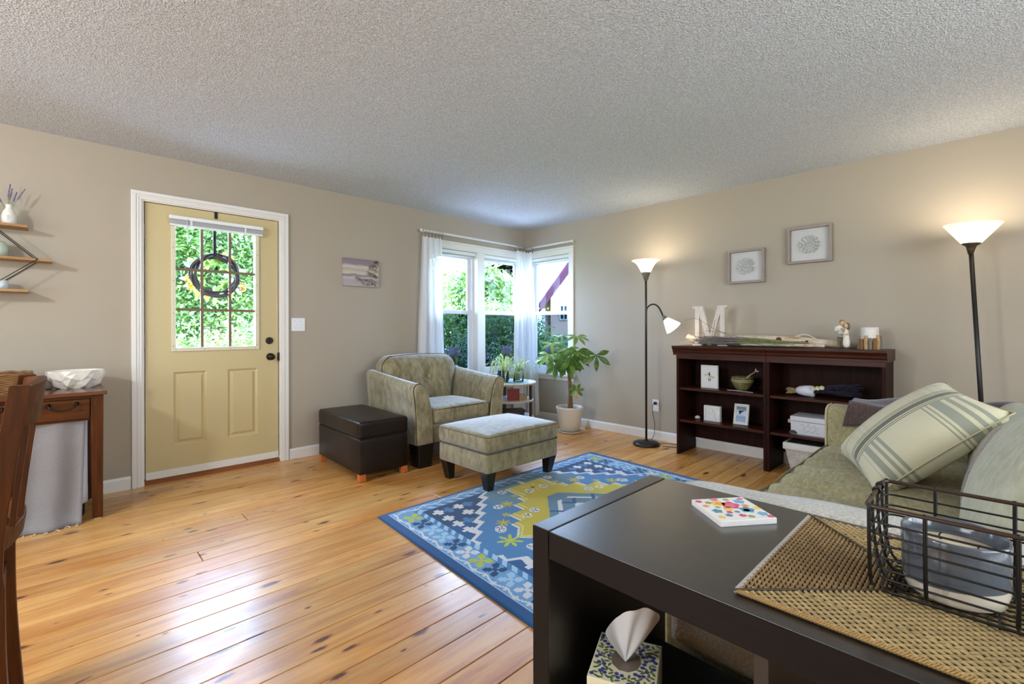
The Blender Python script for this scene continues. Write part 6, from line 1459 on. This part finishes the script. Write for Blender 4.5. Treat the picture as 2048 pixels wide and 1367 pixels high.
while x < mid + .002:          # long fields: strands along y
    d = x - PX0; L2.append(strand(x, PY0, PY1 - d - .002, 'y', k)); L3.append(strand(PX0 + PX1 - x, PY0, PY1 - d - .002, 'y', k)); x += .0072; k += 1
weave('end_weave', SEA, L1); weave('long_weave', SEAL, L2); weave('long_weave', SEAL, L3)
b = MB()
for i in range(0, 150):
    t = i / 150
    b.tube([(PX0 + .002, PY1 - .66 * t, TB + .003), (PX0 - .001, PY1 - .66 * t - .004, TB + .006), (PX0 + .010, PY1 - .66 * t - .010, TB + .0068)], .0014, 4)
b2 = MB()
for i in range(0, 105):
    t = i / 105
    b2.tube([(PX0 + .452 * t, PY1 - .002, TB + .003), (PX0 + .452 * t + .004, PY1 + .001, TB + .006), (PX0 + .452 * t + .008, PY1 - .006, TB + .0068)], .0014, 4)
o = b2.build('end_binding', M('pale_binding', rgb(184, 176, 170), .6), pm); o['kind'] = 'stuff'
o = b.build('edge_stitching', M('straw_edge', rgb(168, 132, 78), .6), pm); o['kind'] = 'stuff'
for q in (((PX0, PY1, TB + .0075), (mid, PY1 - .226, TB + .0075)), ((PX1, PY1, TB + .0075), (mid, PY1 - .226, TB + .0075))): MB().tube(q, .0022, 5).build('mitre_seam', SEAD, pm)
# wire basket with candle
PT = TB + .0095
wbk = T('wire_basket', 'black wire basket standing on the woven placemat', 'basket', (-3.43, -4.38, PT))
BX0, BX1, BY1, BY0 = -3.522, -3.345, -4.197, -4.60; ZR = PT + .146
def rrect(x0, y0, x1, y1, z, rc, n=4):
    pts = []
    for cx, cy, a0 in ((x1 - rc, y1 - rc, 0), (x0 + rc, y1 - rc, PI / 2), (x0 + rc, y0 + rc, PI), (x1 - rc, y0 + rc, 1.5 * PI)):
        for i in range(n + 1): a = a0 + PI / 2 * i / n; pts.append((cx + rc * math.cos(a), cy + rc * math.sin(a), z))
    return pts
WIRE = M('black_wire', rgb(22, 20, 19), .35, metal=.3); RIMW = M('bronze_rim_wire', rgb(62, 46, 36), .35, metal=.4)
MB().tube(rrect(BX0, BY0, BX1, BY1, ZR, .012), .0034, 8, closed=True).build('rim', RIMW, wbk, smooth=True)
for k in range(7):
    z = PT + .010 + k * .0188; tp = .016 * (1 - (k / 6)) ** 1.3
    MB().tube(rrect(BX0 + tp, BY0 + tp, BX1 - tp, BY1 - tp, z + .0015 * math.sin(k * 2), .018), .0017, 6, closed=True).build('ring_wire', WIRE, wbk, smooth=True)
for x in (BX0 + .055, BX0 + .105, BX0 + .150):
    for ye, sg in ((BY1, -1), (BY0, 1)): MB().tube(catmull([(x, ye, ZR + .004), (x, ye + sg * .003, PT + .08), (x, ye + sg * .016, PT + .020), (x, ye + sg * .045, PT + .003)], 5), .0024, 6).build('upright_wire', WIRE, wbk, smooth=True)
for y in (BY1 - .004, BY1 - .072, BY1 - .168, BY1 - .27, BY0 + .004):
    for xe, sg in ((BX0, 1), (BX1, -1)): MB().tube(catmull([(xe, y, ZR + .004), (xe + sg * .002, y, PT + .085), (xe + sg * .014, y, PT + .022), (xe + sg * .045, y, PT + .003)], 5), .0028, 6).build('upright_wire', WIRE, wbk, smooth=True)
for k in range(9): xx = BX0 + .03 + k * .017; MB().tube([(xx, BY1 - .02, PT + .0025), (xx, BY0 + .02, PT + .0025)], .0016, 5).build('floor_wire', WIRE, wbk)
for y in (BY1 - .03, BY1 - .15, BY1 - .27, BY0 + .03): MB().tube([(BX0 + .025, y, PT + .0022), (BX1 - .025, y, PT + .0022)], .0020, 5).build('floor_wire', WIRE, wbk)
for x in (BX0 + .10, BX0 + .135): MB().tube([(x, BY1 + .005 * math.cos(t), ZR + .005 * math.sin(t)) for t in [2 * PI * i / 12 for i in range(12)]], .0022, 6, closed=True).build('rim_coil', WIRE, wbk, smooth=True)
cn = T('candle_pot', 'grey glazed candle pot with cream wax inside the wire basket', 'candle', (-3.424, -4.296, PT + .0045))
def mat_candle():
    m, nt, out = newmat('dipped_glaze'); tc = nd(nt, 'ShaderNodeTexCoord'); sp = nd(nt, 'ShaderNodeSeparateXYZ'); nt.links.new(tc.outputs['Object'], sp.inputs[0])
    zz = mathn(nt, 'ADD', sp.outputs[2], mathn(nt, 'MULTIPLY', sp.outputs[1], .10))
    c = ramp(nt, mathn(nt, 'MULTIPLY', zz, 10), [(.0, rgb(206, 196, 180)), (.265, rgb(206, 196, 180)), (.275, rgb(84, 90, 98)), (1, rgb(82, 88, 98))]); prin(nt, out, c, .14, 0, .6, coat=.3); return m
cx, cy, cz = -3.424, -4.296, PT + .0045
MB().lathe([(.054, 0), (.060, .004), (.0645, .022), (.0655, .06), (.0660, .096), (.0648, .100), (.0618, .097), (.0608, .07)], (cx, cy, cz), 48, cap1=False).build('pot', mat_candle(), cn, smooth=True)
wx_ = MB().lathe([(.001, .074), (.0612, .074)], (cx, cy, cz), 40, False, False).build('wax', M('cream_wax', rgb(222, 208, 180), .5), cn)
for a in (.6, 2.7, 4.8): q = V3((cx + .030 * math.cos(a), cy + .030 * math.sin(a), cz + .074)); MB().tube([q, q + V3((.001, .002, .007)), q + V3((.004, -.001, .011))], .0013, 5).build('wick', BLACKM, wx_)
# tissue box on the shelf below
tb_ = T('tissue_box', 'tissue box with blueberry print on the shelf under the table', 'tissue box', (-3.600, -3.802, .325))
QL, QD, QZ = .132, .148, .450
qm = Matrix.Translation((-3.568, -3.716, .325)) @ Matrix.Rotation(math.atan2(-.917, .40), 4, 'Z')   # local x along the back edge, local -y towards the room
MB().box(0, -QD, 0, QL, 0, QZ - .325).xf(qm).build('carton', M('cream_card', rgb(214, 208, 176), .7), tb_, bev=0.002)
random.seed(12)
BLU = M('berry_print_blue', rgb(58, 62, 128), .7); GRN = M('leaf_print_green', rgb(86, 104, 62), .7); TWG = M('twig_print', rgb(96, 92, 60), .7)
placed = []; ht = QZ - .325
def disc(cx_, cy_, ra, rb_, an): return [(cx_ + ra * math.cos(t) * math.cos(an) - rb_ * math.sin(t) * math.sin(an), cy_ + ra * math.cos(t) * math.sin(an) + rb_ * math.sin(t) * math.cos(an)) for t in [2 * PI * k / 10 for k in range(10)]]
for i in range(900):
    u, v = random.uniform(.045, .955), random.uniform(.045, .955)
    if math.hypot((u - .5) / .25, (v - .5) / .30) < 1 or any(math.hypot(u - a, v - c) < .052 for a, c in placed): continue
    placed.append((u, v)); an = random.uniform(0, 6.28)
    if len(placed) % 5 < 2: MB().prism(disc(QL * u, -QD * v, .0046, .0046, 0), ht, ht + .0003, 'z').xf(qm).build('printed_berry', BLU, tb_)
    else: MB().prism(disc(QL * u, -QD * v, .0064, .0026, an), ht, ht + .00025, 'z').xf(qm).build('printed_leaf', GRN, tb_)
    if len(placed) >= 130: break
for i in range(40):   # the side that faces the room
    u, v = random.uniform(.06, .94), random.uniform(.06, .94)
    q_ = MB().prism(disc(QL * u, ht * v, .0044 if i % 2 else .006, .0044 if i % 2 else .0024, i), -QD - .0003, -QD, 'y'); q_.xf(qm).build('printed_berry' if i % 2 else 'printed_leaf', BLU if i % 2 else GRN, tb_)
MB().prism(disc(QL * .5, -QD * .5, .031, .036, 0), ht + .0002, ht + .0006, 'z').xf(qm).build('opening', M('tissue_film', rgb(112, 100, 88), .3), tb_)
tc_ = qm @ V3((QL * .5, -QD * .55, ht + .001))
out_l = catmull([(-.018, 0, .030), (-.036, 0, .062), (-.018, .008, .092), (-.002, .004, .104), (.016, -.010, .128), (.036, -.012, .142), (.056, -.008, .122), (.070, .004, .104), (.058, .010, .070), (.026, .006, .028)], 5)
def tissue(u, v):
    i = min(len(out_l) - 2, int(u * (len(out_l) - 1))); t = u * (len(out_l) - 1) - i; p = out_l[i].lerp(out_l[i + 1], t); w_ = v ** .9
    fold = .011 * math.sin(u * 15) * v * (1.15 - v); q = tc_ + RGT * (p.x * 1.1 * w_) + V3((0, 0, p.z * .80 * v + .0005 + .004 * math.sin(u * 21) * v * v)) + FWD * ((p.y * 1.6 + .02 * math.sin(u * PI)) * v + fold * 1.3); return q
MB().surf(tissue, 60, 16).build('tissue', mat_sheer('tissue_paper', (.80, .79, .80, 1), .3, .02), tb_, smooth=True)
gb = MB().lathe([(.050, 0), (.062, .004), (.074, .05), (.080, .070), (.0835, .072), (.080, .064), (.068, .012)], (-3.575, -3.975, .325), 40, cap1=True)
gb.thing('grey_dish', M('grey_rim_dish', rgb(122, 118, 104), .4), 'round dish with a grey rim on the shelf under the table', 'dish', (-3.575, -3.975, .325), smooth=True)
# ------------------------------------------------------------------ outdoors
struct(MB().box(-26, .5, -.50, 40, 45, -.35).box(.45, -12, -.50, 40, .5, -.35).build('ground_lawn', mat_leaf('lawn', rgb(96, 122, 58), rgb(150, 164, 92), 0.0, 2.0)))
LM = [mat_leaf('shrub_leaf_a', rgb(30, 62, 20), rgb(96, 130, 52), .45, 2.5, .35, .6), mat_leaf('shrub_leaf_b', rgb(42, 80, 26), rgb(124, 152, 72), .5, 2.5, .35, .6), mat_leaf('shrub_leaf_dark', rgb(16, 42, 22), rgb(52, 84, 44), .35, 2.5, .35, .6)]
BRK = M('bark_brown', rgb(84, 70, 56), .9, var=.3, vscale=10)
def shrub(name, label, cat, c, rad, n, ls, mat, seed, group, trunk=True):
    rg = np.random.default_rng(seed); r = T(name, label, cat, (c[0], c[1], -.35), group)
    # leaf clusters on blobs
    nb = 26; B = rg.normal(size=(nb, 3)); B /= np.linalg.norm(B, axis=1)[:, None]; B *= (rg.random((nb, 1)) ** .4) * .8
    idx = rg.integers(0, nb, n); p = B[idx] + rg.normal(size=(n, 3)) * .17
    P_ = np.array(c) + p * np.array(rad)
    P_ = P_[(P_[:, 2] > -.33) & ~((P_[:, 1] < .75) & (P_[:, 0] < .75))]; n = len(P_)
    nr = rg.normal(size=(n, 3)) + np.array([-.35, -.5, .9]); nr /= np.linalg.norm(nr, axis=1)[:, None]
    t = np.cross(nr, rg.normal(size=(n, 3))); t /= np.linalg.norm(t, axis=1)[:, None] + 1e-9; s_ = np.cross(nr, t); L = ls * (.6 + .8 * rg.random((n, 1)))
    V = np.stack([P_ - t * L, P_ + s_ * L * .42 + nr * L * .1, P_ + t * L, P_ - s_ * L * .42 + nr * L * .1], 1).reshape(-1, 3) - np.array([c[0], c[1], -.35])
    F = np.arange(4 * n).reshape(-1, 4)
    me = bpy.data.meshes.new('foliage'); me.from_pydata(V.tolist(), [], F.tolist()); me.materials.append(mat); o = bpy.data.objects.new('foliage', me); COL.objects.link(o); o.parent = r; o['kind'] = 'stuff'
    if trunk:
        b = MB(); random.seed(seed)
        for k in range(4):
            e = V3(c) + V3((rad[0] * random.uniform(-.5, .5), rad[1] * random.uniform(-.5, .5), rad[2] * random.uniform(.0, .5))); s0 = V3((c[0] + random.uniform(-.08, .08), c[1] + random.uniform(-.08, .08), -.36))
            b.tube(catmull([s0, (s0 + e) / 2 + V3((random.uniform(-.1, .1), 0, .1)), e], 4), [.05 * rad[0] * (1 - .08 * i) for i in range(9)], 7)
        b.build('branches', BRK, r)
    return r
G = 'trees and shrubs outdoors'
shrub('garden_shrub', 'bright green shrub low outside the door glass', 'shrub', (-2.9, 3.2, .45), (1.3, .9, .95), 20000, .036, LM[1], 1, G)
shrub('garden_tree', 'leafy tree filling the upper door glass', 'tree', (-2.2, 6.6, 2.3), (2.3, 1.6, 2.2), 36000, .050, LM[0], 2, G)
shrub('garden_tree', 'dark green tree deep behind the door glass', 'tree', (-1.4, 10.5, 2.6), (4.0, 2.0, 3.2), 22000, .10, LM[2], 3, G)
shrub('garden_shrub', 'dense dark shrub close below the double window', 'shrub', (1.35, 2.75, .15), (1.05, .8, .85), 14000, .042, LM[2], 4, G)
shrub('garden_tree', 'bright leafy tree in the left pane of the double window', 'tree', (1.9, 5.6, 2.1), (1.5, 1.5, 2.1), 24000, .05, LM[1], 5, G)
shrub('garden_shrub', 'sunlit shrub in the right pane of the double window', 'shrub', (3.4, 3.9, .75), (1.2, 1.1, 1.15), 20000, .042, LM[0], 6, G)
shrub('garden_shrub', 'low green shrub outside the single window', 'shrub', (5.6, 4.15, .25), (1.2, 1.0, .85), 14000, .045, LM[1], 7, G)
shrub('garden_tree', 'far tree beside the neighbouring house', 'tree', at_cam(19, -1.4, 1.9), (1.9, 1.9, 2.2), 9000, .13, LM[0], 8, G)
shrub('garden_shrub', 'dark hedge in front of the neighbouring house', 'shrub', at_cam(15, 2.2, .0), (1.9, 1.3, 1.0), 8000, .09, LM[2], 9, G)
struct(MB().box(-5.2, .16, -.352, 12, 4.6, -.33).box(.16, -6, -.352, 5.2, .16, -.33).build('patio_paving', M('pale_paving', rgb(168, 166, 166), .9, var=.08, vscale=3)))
# neighbouring houses
SID = M('pale_pink_siding', rgb(150, 128, 116), .8, spec=0, bump=.3, bscale=10, bdist=.01, bstretch=(.02, .02, 1)); ROOF = M('plum_brown_roof', rgb(40, 24, 34), .9, spec=0); DKW = M('dark_window_glass', rgb(20, 30, 38), .5, spec=.02); HW = M('house_white_trim', rgb(190, 188, 186), .6, spec=.05)
hs = T('neighbour_house', 'pale neighbouring house with plum gable roof outside the single window', 'house', at_cam(24, 5.4, -.35))
def HB(d0, r0, z0, d1, r1, z1):   # a box laid out along the view axis of the street
    a = [at_cam(d0, r0, z0), at_cam(d1, r0, z0), at_cam(d1, r1, z0), at_cam(d0, r1, z0)]; return MB().hexa(a, [(p[0], p[1], z1) for p in a])
HB(23, 1.9, -.35, 30, 9.1, 2.7).build('wall', SID, hs)
def gab(d0, d1, poly):
    n = len(poly); vs = [at_cam(d0, r, z) for r, z in poly] + [at_cam(d1, r, z) for r, z in poly]
    return MB().add(vs, [tuple(range(n)), tuple(range(2 * n - 1, n - 1, -1))] + [(i, i + n, (i + 1) % n + n, (i + 1) % n) for i in range(n)])
gab(23.0, 30, [(1.9, 2.7), (5.5, 7.5), (9.1, 2.7)]).build('gable_wall', SID, hs)
gab(22.4, 30.5, [(1.35, 1.97), (1.35, 2.35), (5.5, 8.15), (5.5, 7.55)]).build('roof', ROOF, hs); gab(22.4, 30.5, [(9.65, 1.97), (5.5, 7.55), (5.5, 8.15), (9.65, 2.35)]).build('roof', ROOF, hs)
for r in (2.35, 3.05, 4.4):
    f = HB(22.93, r - .02, 1.62, 23.0, r + .38, 2.35).build('window', HW, hs); HB(22.90, r + .03, 1.67, 22.94, r + .33, 2.30).build('pane', DKW, f)
    HB(22.88, r + .165, 1.67, 22.92, r + .195, 2.30).build('glazing_bar', HW, f)
HB(22.6, 1.45, -.35, 22.8, 1.60, 2.15).build('porch_post', HW, hs)
h2 = T('garden_house', 'shaded house with white framed windows behind the shrubs', 'house', at_cam(20, -.2, -.35))
HB(20, -1.3, -.35, 25, .75, 3.25).build('wall', M('grey_siding', rgb(110, 106, 104), .8, spec=0), h2)
gab(19.4, 25.5, [(-1.75, 3.15), (-.3, 4.4), (-.3, 4.25), (-1.7, 3.05)]).build('roof', ROOF, h2); gab(19.4, 25.5, [(1.15, 3.15), (1.1, 3.05), (-.3, 4.25), (-.3, 4.4)]).build('roof', ROOF, h2)
for r in (-1.05, -.45, .15):
    f = HB(19.92, r, 2.0, 20.0, r + .46, 3.0).build('window', HW, h2); HB(19.89, r + .05, 2.06, 19.93, r + .41, 2.94).build('pane', DKW, f)
